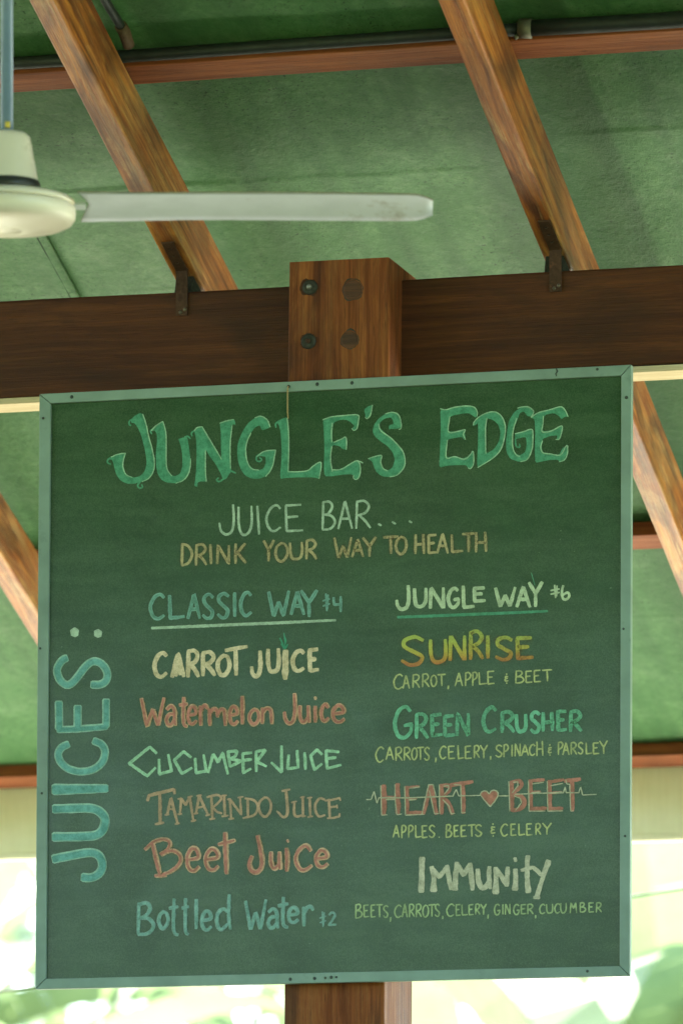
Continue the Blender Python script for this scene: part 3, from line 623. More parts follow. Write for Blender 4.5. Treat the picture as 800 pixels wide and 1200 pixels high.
line('menu_lettering', [('B',160,182,1056.8,1097.4),('o',184,198.8,1066.6,1090),('t',196.5,210.5,1052,1097.6),('t',211.5,222.5,1052,1097.6),('l',227,232.8,1052.5,1090.8),('e',234.4,249.2,1066,1092.3),('d',251.5,271.8,1047.8,1091.5),
     ('W',286,313.4,1053.5,1091.6),('a',312,327.5,1063.4,1090),('t',324,339,1050.4,1089),('e',336,351,1062,1083.5),('r',352.6,368.8,1061,1087.4),('$',373.8,382.4,1068,1087.6,2.0),('2',383.4,394.8,1068.3,1086.6,3.0)],
     2.9, c_water, 'pale teal Bottled Water with a price of 2 dollars', outline=(c_water_hi, 2.0))
line('heading_lettering', [('J',462.8,480.4,685,716),('U',483.8,500.8,687.7,713),('N',502,522,687.4,714.6),('G',523,539,687.7,713.5),('L',540.8,557,685,714),('E',553.8,570,687.3,706.3),('W',578.5,605,686.6,712.6),('A',603.6,622.2,685.8,713),('Y',618,636.8,680.6,712.4),
     ('$',644.3,656.2,685,701.3,2.2),('6',656.8,668.3,685,703.6,3.2)], 4.5, c_jway, 'cream green heading JUNGLE WAY with a price of 6 dollars')
pen('underline', [([(465.8,723.4),(530,721),(590,718.6),(641.2,716.3)],3.5,True),([(622.4,671.5),(624.5,679),(626.5,686)],.9,True)], c_jline, 'green chalk underline below JUNGLE WAY')
zt, zb = loc(550,744,PANEL).z, loc(550,777,PANEL).z
c_sun = chalk('chalk_sunrise', (.4,.4,.1), None, .88, (zb, zt, [(0.0,(.46,.17,.07)),(.22,(.50,.30,.07)),(.42,(.50,.43,.09)),(.9,(.40,.46,.11))]))
line('drink_lettering', [('S',468.8,497.3,745,781),('U',502.6,524.2,748,778),('N',525,546.8,743.8,775.4),('R',548.8,567.3,738.3,774.3),('I',569,573.8,743.8,773.2),('S',579,601,745,775),('E',604,625.8,745.6,773.2)], 4.7, c_sun, 'SUNRISE in chalk running from yellow green down to orange brown', smear=(s_brown, 1.8))
line('ingredient_lettering', [('C',460.5,472,789.6,808.2),('A',471.2,480.2,790.7,807.5),('R',483,492.2,789.8,806.8),('R',494.2,503.2,789.2,806.2),('O',504,512.2,790.6,805.4),('T',512,522.4,789.6,804.7),(',',524,526,803,808.4),
     ('A',532.3,542.2,787.8,804.7),('P',544.2,552.2,787.5,804.8),('P',552.8,559.6,787.2,804.4),('L',560.2,570.8,787.8,802.8),('E',570.6,579.8,786,802.4),('&',590.4,596,788.8,802),('B',603.5,614.3,785.7,801.4),('E',615.3,623.8,785.8,800.8),
     ('E',625,634,785,800),('T',634.6,647.2,784.4,799.2)], 1.9, c_ingr, 'thin yellow green words CARROT, APPLE & BEET')
line('drink_lettering', [('G',460.4,484.3,826.8,867),('R',485.6,502.4,835,867),('E',504.2,519.4,835.7,863.8),('E',519,534,837.4,864),('N',533.5,551,835,863.8),('C',564,582.4,826.8,860),('R',586,603.4,832.6,860),('U',603,618,835.7,859.4),
     ('S',620,633.4,832.6,860.4),('H',633.8,649,833.4,858.8),('E',651.6,665.2,831.7,858),('R',666.2,682.4,831.8,859.2)], 4.7, c_green, 'soft mint GREEN CRUSHER', smear=(s_green, 1.5))
line('ingredient_lettering', [('C',439.4,449.9,874.8,894),('A',451.4,461.3,874.8,891.2),('R',462.8,471.8,875.2,892.4),('R',472.6,481.4,875.2,892),('O',481.6,489.2,875.8,891.2),('T',488,497,875.2,891),('S',496.4,503.4,875.2,891.8),(',',509.4,511.4,887.6,894.2),
     ('C',514.2,523,873.8,890.2),('E',524.6,533.4,873.8,890),('L',535.8,543.8,873.4,890),('E',544.2,553,873.8,890),('R',554.6,562.2,873.2,889.3),('Y',562,571.4,872.9,889.3),(',',573.8,575.4,885.8,891.3),
     ('S',580,588.6,872.6,888),('P',589.4,596.2,872,888),('I',598.6,600.8,872.4,887.4),('N',602.4,610.2,871,887.2),('A',610,619.6,872,886.6),('C',619.3,627.2,872,886.2),('H',627.8,636.4,868.2,886.8),('&',641,647,872,886.4),
     ('P',653,660,869.2,885.4),('A',658.6,667.2,870,885.4),('R',668,676,869.6,885),('S',676.4,683.4,869.6,884.4),('L',685.8,693.6,870,884.4),('E',694.2,702.2,870,884.4),('Y',701.8,712.2,867.8,884.3)], 1.95, c_ingr, 'thin yellow green words CARROTS, CELERY, SPINACH & PARSLEY')
HF = [([(449.4,921),(449.6,955)],6.4),([(465.6,919.3),(466.2,954)],6.4),([(450,934.8),(465,934.6)],3.4),([(476.4,922.4),(476.8,953)],5.4),([(477,923),(491,922)],3.2),([(477,936.4),(488,936)],3.2),([(477,953),(496,952.6)],4.4),
      ([(496,954),(503.8,920.5)],5.0),([(504.2,920.5),(511,954)],6.4),([(517,920),(517.2,954)],5.4),([(517,921.4),(524.5,920.6),(526.4,926),(518.4,934)],4.6),([(518.4,935),(525.5,942),(530,954)],5.6),([(523,921.2),(538,918.8),(553.6,916.4)],5.0),([(542,920),(542.8,953)],5.6),
      ([(599.4,916.3),(599.8,950.6)],5.6),([(600,916.6),(608.4,915.6),(610.6,921.5),(601,929.4)],4.4),([(601,931),(611,934.2),(614.4,941),(610,947.6),(600.4,950.4)],5.4),([(621,914.8),(621.6,950)],5.6),([(622,915.4),(637.5,914)],3.8),([(622,929),(633,928)],3.2),([(622,948),(640,947.6)],4.4),
      ([(643.4,915.5),(644,950)],5.4),([(642,916.8),(660,914)],3.8),([(645,929.6),(658,928.6)],3.0),([(644,948),(659,947.4)],4.2),([(661.6,915.6),(679.7,913.4)],4.8),([(670,915.6),(670.4,950.6)],5.4)]
hb = pen('drink_lettering', [(p, w0, len(p) == 4 or len(p) == 5, dict(jit=.14)) for p, w0 in HF], c_rose, 'rose brown HEART and BEET crossed by a heartbeat line and split by a small heart')
HH = [[(446,920.8),(446.9,955.6),(453.4,955.2)],[(462.6,919.9),(462.8,938),(464.9,955.2),(470.4,954.2)],[(452,937.4),(462.6,937.2)],[(474,921.6),(474.9,955.6),(496.6,954.7)],[(479,924.3),(491.6,922.4)],[(478.4,937.9),(487.2,937.3)],
      [(494,954.9),(502,920),(507.3,919.8),(510.8,934)],[(502.9,926.9),(508.7,953.8),(513.6,953.8)],[(514.5,919.9),(514.9,954)],[(519.5,921.6),(525.4,920.8),(525.6,924.3),(520.4,931)],[(518.6,937.4),(526,945),(528.2,954),(532.8,953.5)],
      [(531.8,919.9),(539.6,920.2),(540.5,952.9),(545.2,952.4)],[(596,916),(597,951)],[(601,917),(606.4,916.4),(606.6,921),(600,929.4)],[(602,933),(609,935.6),(611,940.6),(603.8,950)],[(618.8,915.3),(619.7,951),(638.6,950.8)],
      [(623.4,919),(636.8,917)],[(622.5,929.6),(632.4,928.4)],[(640.9,916),(641.6,951),(659.2,950.6)],[(645,921),(659.2,918.4)],[(646,929.6),(658.4,928.4)],[(662.6,914.4),(663.8,919),(667.3,919.4),(668.4,951),(671.8,950.4)]]
pen('edge_highlight', [(p, 1.35, False, dict(jit=.2)) for p in HH], c_white, parent=hb, lift=.0011)
pen('heartbeat_line', [([(429.2,937.4),(434.8,937.2),(438.2,927.6),(441.6,941.8),(443.6,935.2),(480,935.3),(530.4,933.2),(534.4,925.4),(537.2,933),(562.4,932.4)],1.5,False,dict(jit=.2)),
     ([(583.6,933),(595.4,933)],1.5,False),([(603,931.2),(630,929.9),(659.8,929.4),(661.8,922.6),(663.2,929.2),(677.8,929.4),(680.2,922.6),(682.4,932),(698.6,931.2)],1.4,False,dict(jit=.2))], c_white, 'thin pale heartbeat trace through HEART and BEET', lift=.0018)
hr = pen('heart_drawing', [], c_rose, 'small filled chalk heart between HEART and BEET', lift=.0004, polys=[([(562.5,931),(564,928.6),(567,927.3),(570,927.6),(573,930.6),(575,927.6),(578,926.4),(581.6,927.3),(583.4,930),(583,933.4),(579.5,939),(574,945.5),(567,937.5)],(0,0),1.0)])
pen('edge_highlight', [([(562.3,931.2),(564,928.4),(567,927.1),(570,927.5),(573,930.8),(575,927.4),(578,926.2),(581.6,927.1),(583.6,930),(583,933.6),(579.5,939.3),(574.1,945.6),(567,937.7),(562.3,931.2)],1.5,False)], c_white, parent=hr, lift=.0016)
line('ingredient_lettering', [('A',459.8,468.2,966.8,982.3),('P',469.8,476.4,966.8,983.2),('P',477.8,484.7,966.8,982.3),('L',486,494,966.8,982.3),('E',493.7,501.4,967.2,982.7),('S',501.8,509.8,966.8,982.3),('.',513,516,980,983),('B',521.8,529.7,966,982.3),
     ('E',531,538.2,966.8,981.5),('E',539.3,547.2,966.8,981.4),('T',547.3,557.7,966.2,981.2),('S',556,564.7,966.2,981.2),('&',573.8,580.8,964.5,981.5),('C',586,595.2,965.2,980.8),('E',597.8,605.2,965.2,980.3),('L',606.8,615.2,965.2,979.8),
     ('E',616,624,965,979.7),('R',626.8,634,964.8,979.2),('Y',634.8,646.3,964.2,979)], 1.95, c_ingr, 'thin yellow green words APPLES. BEETS & CELERY')
IM = [([(494.3,1006),(494,1026),(493.4,1045)],7.4,1,[.95,.85,.9,1.0]),([(505.5,1016.5),(508,1030),(507.6,1044)],6.6,1,[.8,.85,1.25]),([(505,1017),(514.5,1028),(524,1015.6)],5.6,0,None),([(523.5,1015),(526,1030),(528.2,1042.5)],5.8,1,None),
      ([(535,1011.5),(533.6,1028),(532.6,1042.5)],6.6,1,[.85,.95,1.1]),([(535,1012),(543,1026),(550.5,1013)],5.6,0,None),([(550.5,1012.6),(552,1028),(553.6,1043)],6.2,1,None),
      ([(559.6,1019.5),(560.4,1032),(564,1040.5),(570,1038.5),(574,1030)],6.4,1,None),([(573.3,1016.5),(572.8,1028),(574.4,1041.5)],5.6,1,None),
      ([(580.5,1017.5),(581,1032),(580.4,1046.5)],6.2,1,[.85,.9,1.35]),([(580.6,1018),(587,1027),(593,1038)],5.4,1,None),([(594.8,1017),(594,1028),(593.6,1038.5)],5.6,1,None),
      ([(603.8,1019.5),(604,1030),(603.2,1042.5)],6.4,1,[.85,.9,1.2]),([(602.8,1007.8),(604.2,1007.5)],6.4,0,[.9,1,.9]),([(618,1004),(617.4,1024),(618.6,1045.5)],6.4,1,[.9,.85,1.1]),([(610.6,1020.2),(617,1018.6),(624.5,1016.6)],4.4,0,None),
      ([(624.5,1016.8),(629,1020.6),(634.4,1026.2)],5.0,1,None),([(642.4,1009.6),(636,1028),(629,1051)],6.0,1,[1.15,.85,.9]),([(625.4,1052),(632,1052.4)],4.2,0,None)]
pen('drink_lettering', [(p, w0, bool(sm), dict(wprof=wp) if wp else {}) for p, w0, sm, wp in IM], c_imm, 'blocky beige IMMUNITY')
line('ingredient_lettering', [('B',416,424.8,1059.4,1077),('E',425.6,432.9,1060.4,1075.8),('E',434,440.4,1060,1075.8),('T',440,448.8,1059.6,1075.8),('S',448.3,455,1060.8,1076.3),(',',456.4,458.4,1074.6,1081.2),('C',461.4,470.7,1060.5,1076.4),
     ('A',470.3,477.7,1059.4,1075.8),('R',478.6,486,1059.2,1075.8),('R',486.8,494.2,1059.2,1075.8),('O',494.4,502.6,1060.2,1075.6),('T',501.2,510.2,1059.8,1075),('S',508.8,515.4,1059.2,1075.2),(',',517.6,519.2,1073.2,1078),
     ('C',522.4,532.3,1059.2,1075),('E',533.4,540,1059.8,1073.9),('L',540.4,548.2,1060,1073.7),('E',548.6,555.2,1059.8,1073.3),('R',556.2,562.7,1059.2,1072.9),('Y',562.3,570.2,1059.2,1072.9),(',',570.6,572.6,1071.8,1077.6),
     ('G',578.2,586.2,1059.4,1073.3),('I',588,590,1059.6,1072.5),('N',591.2,598.3,1059.2,1072.5),('G',600.8,608.8,1059.6,1072.9),('E',609.8,617,1059.8,1072.2),('R',617.3,625.2,1059.4,1072.3),(',',626.4,628.2,1072.4,1077.2),
     ('C',631.2,639,1059.2,1072),('U',639.5,648,1059.2,1071.3),('C',649,656.2,1058.6,1071.3),('U',656,663.8,1058,1071.2),('M',667,676.2,1057.8,1071.1),('B',678.7,686.5,1057.5,1070),('E',689,696.2,1057.6,1070),('R',697.8,705.2,1057.5,1070.2)],
     1.85, c_ingr2, 'faint thin words BEETS, CARROTS, CELERY, GINGER, CUCUMBER')
# the upright word at the left
VZ = [([(77.6,771.5),(73.5,773.5),(68,781),(67,788),(71,798),(79.5,803),(88,797),(98,784),(105,777),(112,775),(120.5,779.5),(125.8,789),(124,798),(117,802.5),(108,802.5)],9.0,1),
      ([(68.2,855.2),(90,854.6),(124.6,851.8)],7.8,0),([(69,823.5),(69.3,854)],9.2,0),([(91,828.5),(91,853)],9.2,0),([(124.4,821),(124.2,851)],8.8,0),
      ([(79.5,872.5),(72,876.5),(68.2,884),(71,893),(80,901),(94,904.6),(110,901.5),(120.3,892.5),(123,881),(119,872.6),(110.3,868.4)],8.8,1),
      ([(63.4,925.4),(90,925),(125,924.2)],12.4,0),
      ([(63.4,948.4),(100,947.2),(113,949.3),(121.6,956.5),(123,965),(119.6,973.8),(111,979.3),(95,980.6),(63,981.2)],10.6,1),
      ([(63,1007),(85,1002.6),(104,999.6),(114.5,1002),(119.6,1010),(119.4,1018.5),(114.5,1025.5),(106,1029),(97,1028.6)],10.2,1)]
def vert(dw, dx, dy, lift, dots):
    LZ[0] = 0; bm = bmesh.new()
    for p, w0, sm in VZ:
        wp = [1.05, .92, .78] if w0 == 12.4 else None
        stroke(bm, [(x+dx, y+dy) for x, y in p], w0+dw, bool(sm), taper=(1, 1), jit=.035, lift=lift, wprof=wp)
    fix(bm); return bm
vb = obj('upright_lettering', vert(.6, 0, 0, .0001, True), c_blue_hi, sign); vb['label'] = 'large teal word JUICES: written upwards along the left edge'
obj('inner_stroke', vert(-2.6, .1, .3, .0011, False), c_blue, vb)
pen('colon_dot', [([(84.6,741.8),(87.4,741.2),(90.2,741.6)],11.4,True,dict(wprof=[.75,1,.8]))], c_pale)
pen('colon_dot', [([(112,742.6),(114.7,742.5),(117.6,743)],10,True,dict(wprof=[.8,1,.8]))], c_pale)

# twine that hangs from a nail of the frame
b = tube([loc(338,452.8)+Vector((0,-.003,0)), loc(337.6,458)+Vector((0,-.004,0)), loc(337.2,470)+Vector((0,-.0015,0)), loc(336.4,482)+Vector((0,.003,0)), loc(336.8,490)+Vector((0,.0045,0))], [.0012,.0016,.0013,.0016,.001], 8)
tw = obj('twine', b, M['twine'], None, SIGN_M.copy()); tag(tw, 'short piece of pale twine hanging from the top rail of the menu board', 'twine')
# ------------------------------------------------------------------ timber frame of the pavilion
def plane_frame(depth, x, y):
    """axes of the sign plane, set back by depth, with the origin at a place of the photograph"""
    return on_plane(x, y, O+N*depth, N)
# post: front face 30 mm behind the sign, leaning very slightly like the sign
PF = .030
pl = plane_frame(PF, 338.5, 307); pr = plane_frame(PF, 455.5, 300.5); pb = plane_frame(PF, 333, 1160)
PW = (pr-pl).dot(U); PH = pl.z
lean = math.atan2((pl-pb).dot(U), pl.z-pb.z)
base = Vector((pl.x, pl.y, 0))+U*(-(pl.z)*math.tan(lean))
Mp = mat3(U, N, Z, base) @ Matrix.Rotation(lean, 4, 'Y')
post = empty('timber_post', mat3(U, N, Z, base), 'thick dark brown timber post with two bolts and two plugs, behind the menu board', 'post')
Pz = mat3(Z, N, -U, Vector((0, 0, 0)))   # long_box runs along x; stand it upright
Lm = Matrix.Rotation(lean, 4, 'Y')
stand = Matrix(((0, 0, -1, 0), (0, 1, 0, 0), (1, 0, 0, 0), (0, 0, 0, 1)))   # x->z, y->y, z->-x
obj('post_shaft', long_box(0, PH, 0, .207, -PW, 0, .003, .0016, .1, 3), M['post'], post, Lm @ stand)
def on_post(x, y):
    P = on_plane(x, y, O+N*PF, N)-base; return Vector((P.dot(U), P.dot(N), P.z))
for x, y, k in ((363, 336.5, 0), (361.5, 400, 1)):
    p = on_post(x, y)
    b = lathe([(0, .004), (.011, .004), (.0135, .0025), (.0145, .0005), (.0145, -.004)], 28)
    wsh = obj('bolt', b, M['bolt_stain_and_shade'], post, Matrix.Translation(p) @ Matrix.Rotation(R(90), 4, 'X'), True)
    M['bolt_halo'] = M.get('bolt_halo') or wood('stained_wood', (.025, .009, .004), (.055, .019, .007), (.09, .034, .012), (.012, .008, .005), .8, .7, .2)
    hal = bmesh.new(); hn = 48; hv = []
    for i in range(hn):
        a = 2*math.pi*i/hn; ro = .0165+.006*noise.noise(Vector((math.cos(a)*1.4, math.sin(a)*1.4, y)))+.0025*noise.noise(Vector((math.cos(a)*6, math.sin(a)*6, x)))
        hv.append([hal.verts.new((q_*math.cos(a), q_*math.sin(a), h_)) for q_, h_ in ((.013, .0008), (ro, .0003))])
    for i in range(hn): hal.faces.new((hv[i][0], hv[i][1], hv[(i+1) % hn][1], hv[(i+1) % hn][0]))
    obj('bolt_stain_and_shade', hal, M['bolt_halo'], wsh)
    b = lathe([(0, .0105), (.0030, .0100), (.0044, .0085), (.0050, .0040), (.0050, .003)], 6 if k else 20)
    obj('bolt_end', b, M['bolt'] if not k else M['iron'], wsh, None, True)
M['plug'] = wood('plug_wood', (.040, .015, .007), (.085, .030, .011), (.14, .052, .017), (.014, .009, .005), .8, .6, .3)
for x, y, r in ((413, 339.5, .0205), (409.5, 398, .0175)):
    p = on_post(x, y)
    pg = obj('plug', lathe([(0, .0010), (r*.6, .0014), (r*.84, .0012), (r*.93, .0003), (r*.94, -.003)], 40), M['plug'], post, Matrix.Translation(p) @ Matrix.Rotation(R(90), 4, 'X'), True)
    ring = bmesh.new(); n = 64; rr = []
    for i in range(n):
        a = 2*math.pi*i/n; ns = noise.noise(Vector((math.cos(a)*1.3, math.sin(a)*1.3, x))); nf = noise.noise(Vector((math.cos(a)*6, math.sin(a)*6, y)))
        wv = max(.0004, .0026+.0052*ns+.0016*nf); ri, ro = r*.90, r*.93+wv
        rr.append([ring.verts.new((q*math.cos(a), q*math.sin(a), h)) for q, h in ((ri, .0002), ((ri+ro)/2, .0009), (ro, .0002))])
    for i in range(n):
        for k in range(2): ring.faces.new((rr[i][k], rr[(i+1) % n][k], rr[(i+1) % n][k+1], rr[i][k+1]))
    obj('recess_shade_ring', ring, M['bolt_stain_and_shade'], pg)  # dark ring giving the plug a recess's shade by colour

# beam bolted behind the post's front
BO = .124                       # front of the beam behind the sign's front plane
bt_ = on_plane(240, 340, O+N*BO, N); bb_ = on_plane(240, 453.5, O+N*BO, N)
BH = bt_.z-bb_.z; BT = .095
bo = on_plane(400, 400, O+N*BO, N); bo = Vector((bo.x, bo.y, bb_.z))
# the beam in the photograph drops a little from right to left
Mb = mat3(U, N, Z, bo)
beam = empty('roof_beam', Mb, 'long dark brown horizontal beam crossing behind the post, carrying the rafters', 'beam')
obj('beam_timber', long_box(-7.3, 6.3, 0, BT, 0, BH, .004, .003, .1, 11), M['beam'], beam)
obj('lit_soffit_strip', long_box(-7.3, 6.3, .006, BT-.002, -.012, -.0005, .001, .0006, .2, 5), M['lit_soffit_wood'], beam)  # added pale strip, standing in for outdoor light on the beam's underside

# roof plane: rafters' undersides touch the beam's top
P0 = on_plane(240, 338, O+N*BO, N)+N*.045+Z*.022
RH, RW = .123, .047
def u_at(x, y):
    """how far along the beam the place of the photograph lies on the plane of the rafters' undersides"""
    return (on_plane(x, y, P0, NU)-P0).dot(U)
RM = lambda uu, tt, hh: P0+U*uu+D*tt+NU*hh
TOP, EAVE = -7.0, 2.34
RIDGE, BACK_RUN, BACK_DROP = -7.0, 4.3, 1.75  # unseen ridge and back slope, sized to hold light off the board
rafters = []
u1 = u_at(112, 150); u2 = u_at(574, 150); u0 = u_at(20, 720)
specs = [(u0-.715, 'timber rafter left of the one beside the sign, outside the frame'), (u0, 'orange brown rafter with a pale underside left of the menu board'),
         (u1, 'brown rafter above the fan blade, left of the post top'), (u2, 'orange streaked rafter on the right, running down behind the board'), (u2+.715, 'timber rafter furthest right under the green roof')]
strap_u = []
for i, (uu, lab) in enumerate(specs):
    b = long_box(TOP, EAVE, 0, RW, 0, RH, .0035, .002, .12, 20+i*7)
    o = obj('rafter', b, M['rafter'], None, mat3(D, U, NU, RM(uu, 0, 0)))
    # axes D, U, NU are left handed for the box: turn the faces
    o.data.flip_normals()
    tag(o, lab, 'rafter', 'rafters under the green roof'); strap_u.append(uu)
    for s_ in (0,):
        pk = box(-.026, .035, .006, RW-.006, -.050, -.001, .002)
        po = obj('dark_gap_block', pk, M['bolt_stain_and_shade'], o)  # added packer, coloured dark for the shaded gap between rafter and beam
# metal straps that tie the rafters to the beam's face
def strap(px, ybeam, y1, label, uu):
    B0 = on_plane(px, ybeam, O+N*BO, N); Ms = mat3(U, N, Z, B0)
    e = empty('metal_strap', Ms, label, 'strap', 'straps tying rafters to the beam')
    zb = (on_plane(px, y1, O+N*BO, N)-B0).z
    # where the strap meets the rafter's underside
    q = B0-N*.0024; h = (P0-q).dot(NU)/NU.z; q = q+Z*h
    zt = (q-B0).z
    obj('strap_plate', box(-.0115, .0115, -.0044, -.0010, zb, zt, .0006), M['iron'], e)
    obj('strap_arm', box(-.0115, .0115, -.0040, -.0008, .0, .100, .0006), M['iron'], e, Ms.inverted() @ mat3(U, NU, -D, q))
    for dx, dz in ((-.002, zb+.006), (.0065, zb+.011)):
        obj('screw', lathe([(0, .0022), (.002, .002), (.0036, .0006), (.0036, -.002)], 14), M['screw'], e, Matrix.Translation(Vector((dx, -.0044, dz))) @ Matrix.Rotation(R(90), 4, 'X'), True)
    for k in (.03, .055, .08):
        obj('screw', lathe([(0, .0018), (.002, .0016), (.0032, .0004), (.0032, -.002)], 12), M['screw'], e, Ms.inverted() @ mat3(U, -NU, D, q-D*k-NU*.004), True)
strap(651, 313, 342, 'narrow rusty metal strap under the right rafter, screwed to the beam', u2)
strap(213.5, 338, 370, 'narrow rusty metal strap under the left rafter, screwed to the beam', u1)

# purlins on top of the rafters, seen as a dark side over a red-brown underside
PT, PWD = .032, .060
def t_at(x, y, h): return (on_plane(x, y, P0+NU*h, NU)-P0).dot(D)
tn = t_at(680, 66, RH); tm = t_at(770, 644, RH); tl = t_at(20, 925, RH)
for i, (t1, lab) in enumerate(((tn, 'red brown purlin near the top of the photo, below a dark pipe'), (tm, 'purlin half hidden behind the board, seen beside its right edge'), (tl, 'orange brown purlin just above the pale eave board'),
                  (tn-1.75, 'purlin nearest the ridge, above the frame'))):
    o = obj('purlin', long_box(-7.3, 6.3, -PWD, 0, 0, PT, .002, .0012, .14, 60+i), M['purlin'], None, mat3(U, D, NU, RM(0, t1, RH+.0015)))
    o.data.flip_normals() if mat3(U, D, NU, Vector((0,0,0))).to_3x3().determinant() < 0 else None
    tag(o, lab, 'purlin', 'purlins under the green roof')

# roof membrane
SH = RH+PT+.012
_ub = lambda x, y: (on_plane(x, y, P0+NU*SH, NU)-P0).dot(U)
_a, _b = _ub(40, 200), _ub(800, 200); _f = lambda x, y: (_ub(x, y)-_a)/(_b-_a)
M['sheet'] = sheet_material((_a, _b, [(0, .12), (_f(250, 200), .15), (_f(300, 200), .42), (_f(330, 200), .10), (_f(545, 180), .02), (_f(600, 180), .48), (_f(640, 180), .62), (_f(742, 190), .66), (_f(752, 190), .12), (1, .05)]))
_u = lambda x, y: (on_plane(x, y, P0+NU*SH, NU)-P0).dot(U)
LAPS = [(t_at(400, 203, SH), .0036, 1, _u(-60, 203), _u(592, 203)), (t_at(740, 149, SH), .0030, 2, _u(640, 150), _u(900, 150)), (t_at(20, 545, SH), .0022, 4, -3.4, _u(100, 545)),
        (t_at(770, 720, SH), .0026, 5, _u(700, 720), 2.6), (tm-.35, .0018, 3, -3, -1), (t_at(300, 330, SH), .002, 8, _u(100, 320), _u(340, 320))]
def sheet(name, ua, ub, ta, tb, nu, nt, parent, seed):
    vs = []; fs = []
    for j in range(nt+1):
        t = ta+(tb-ta)*j/nt
        for i in range(nu+1):
            u = ua+(ub-ua)*i/nu
            h = .004*noise.noise(Vector((u*1.1, t*1.6, seed)))+.0022*noise.noise(Vector((u*5, t*3.5, seed+7)))+.0012*noise.noise(Vector((u*13, t*13, seed+9)))
            # lapped joins running along the roof
            for lap, amp, sd, lo, hi in LAPS:
                q = t-lap-.012*noise.noise(Vector((u*2.3, sd, 1)))-.005*noise.noise(Vector((u*11, sd, 1)))
                if abs(q) < .12 and lo-.1 < u < hi+.1:
                    k = max(0, min(1, (u-lo)/.1))*max(0, min(1, (hi-u)/.1))*(.6+.8*noise.noise(Vector((u*3.1, sd, 6))))
                    h -= amp*k*(math.exp(-(q/.0035)**2) if q < 0 else math.exp(-q/.016))
            # soft sags and wrinkles
            h += .0035*abs(noise.noise(Vector((u*2.2+t*1.4, t*.9-u*.5, seed+31))))
            vs.append((u, t, h)); 
    for j in range(nt):
        for i in range(nu):
            a = j*(nu+1)+i; fs.append((a, a+nu+1, a+nu+2, a+1))
    me = bpy.data.meshes.new(name); me.from_pydata(vs, [], fs)
    for p in me.polygons: p.use_smooth = True
    o = link(name, me, M['sheet'], parent, None)
    so = o.modifiers.new('thickness', 'SOLIDIFY'); so.thickness = .006; so.offset = 1
    return o
roof = empty('roof', mat3(U, D, NU, RM(0, 0, SH)), 'green mottled roof covering seen from below, lapped and slightly creased', 'roof')
us = u_at(60, 312)*1.0
us = (on_plane(60, 312, P0+NU*SH, NU)-P0).dot(U)
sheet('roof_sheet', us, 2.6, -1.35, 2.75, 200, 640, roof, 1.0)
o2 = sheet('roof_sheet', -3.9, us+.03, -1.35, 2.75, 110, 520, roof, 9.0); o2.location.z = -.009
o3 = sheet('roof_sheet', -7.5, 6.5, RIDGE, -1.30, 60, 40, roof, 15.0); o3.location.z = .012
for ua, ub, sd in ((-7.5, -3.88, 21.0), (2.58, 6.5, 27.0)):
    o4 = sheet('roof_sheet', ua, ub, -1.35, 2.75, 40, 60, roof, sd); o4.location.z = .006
# unseen back slope, added and sized to darken the board's top
Rm = roof.matrix_world.inverted()
ridge = RM(0, RIDGE, SH+.02); far = ridge-N*BACK_RUN-Z*BACK_DROP
v0 = [Rm @ (q+U*x) for q in (ridge, far) for x in (-7.5, 6.5)]
b = bmesh.new(); q = [b.verts.new(c) for c in (v0[0], v0[1], v0[3], v0[2])]; b.faces.new(q)
g = bmesh.ops.extrude_face_region(b, geom=b.faces[:]); bmesh.ops.translate(b, verts=[x for x in g['geom'] if isinstance(x, bmesh.types.BMVert)], vec=(0, 0, .008))
bmesh.ops.recalc_face_normals(b, faces=b.faces); obj('roof_sheet', b, M['sheet'], roof)  # the added, unseen back slope
obj('unseen_ridge_board', box(-7.5, 6.5, RIDGE-.05, RIDGE+.0, -.14, -.012, .003), M['beam'], roof)
b = tube([(us+.012, t/10, -.0125+.0008*math.sin(t)) for t in range(-13, 28)], .0022, 6)
M['seam'] = simple('seam_cord', (.025, .06, .032), .8, 0, .2, .3, 60)
obj('seam_cord', b, M['seam'], roof)

# dark pipe lying along the near side of the top purlin
th0 = RH+PT*.45
def pipe_pts(ua, ub, n=14): return [RM(ua+(ub-ua)*i/n, tn-PWD-.016+.002*math.sin(i*1.3), th0+.002*math.cos(i*.9)) for i in range(n+1)]
pu = (on_plane(607, 30, RM(0, tn-PWD, th0), NU)-P0).dot(U)
e = empty('pipe', Matrix.Translation(RM(pu, tn-PWD, th0)), 'dark round pipe with a pale worn collar, running along the top purlin', 'pipe')
obj('pipe_run', tube([p-RM(pu, tn-PWD, th0) for p in pipe_pts(pu, 2.4)], .0145, 18), M['pipe'], e, None, True)
obj('thin_pipe_run', tube([p-RM(pu, tn-PWD, th0) for p in pipe_pts(-3.6, pu+.02, 20)], .0115, 16), M['pipe'], e, None, True)
cpt = pipe_pts(pu-.002, pu+.022, 1); obj('collar', tube([p-RM(pu, tn-PWD, th0) for p in cpt], .0175, 18), M['collar'], e, None, True)
obj('collar_screw', tube([cpt[0]-RM(pu, tn-PWD, th0)+NU*-.014, cpt[0]-RM(pu, tn-PWD, th0)-U*.006+NU*-.020], .004, 8), M['collar'], e, None, True)
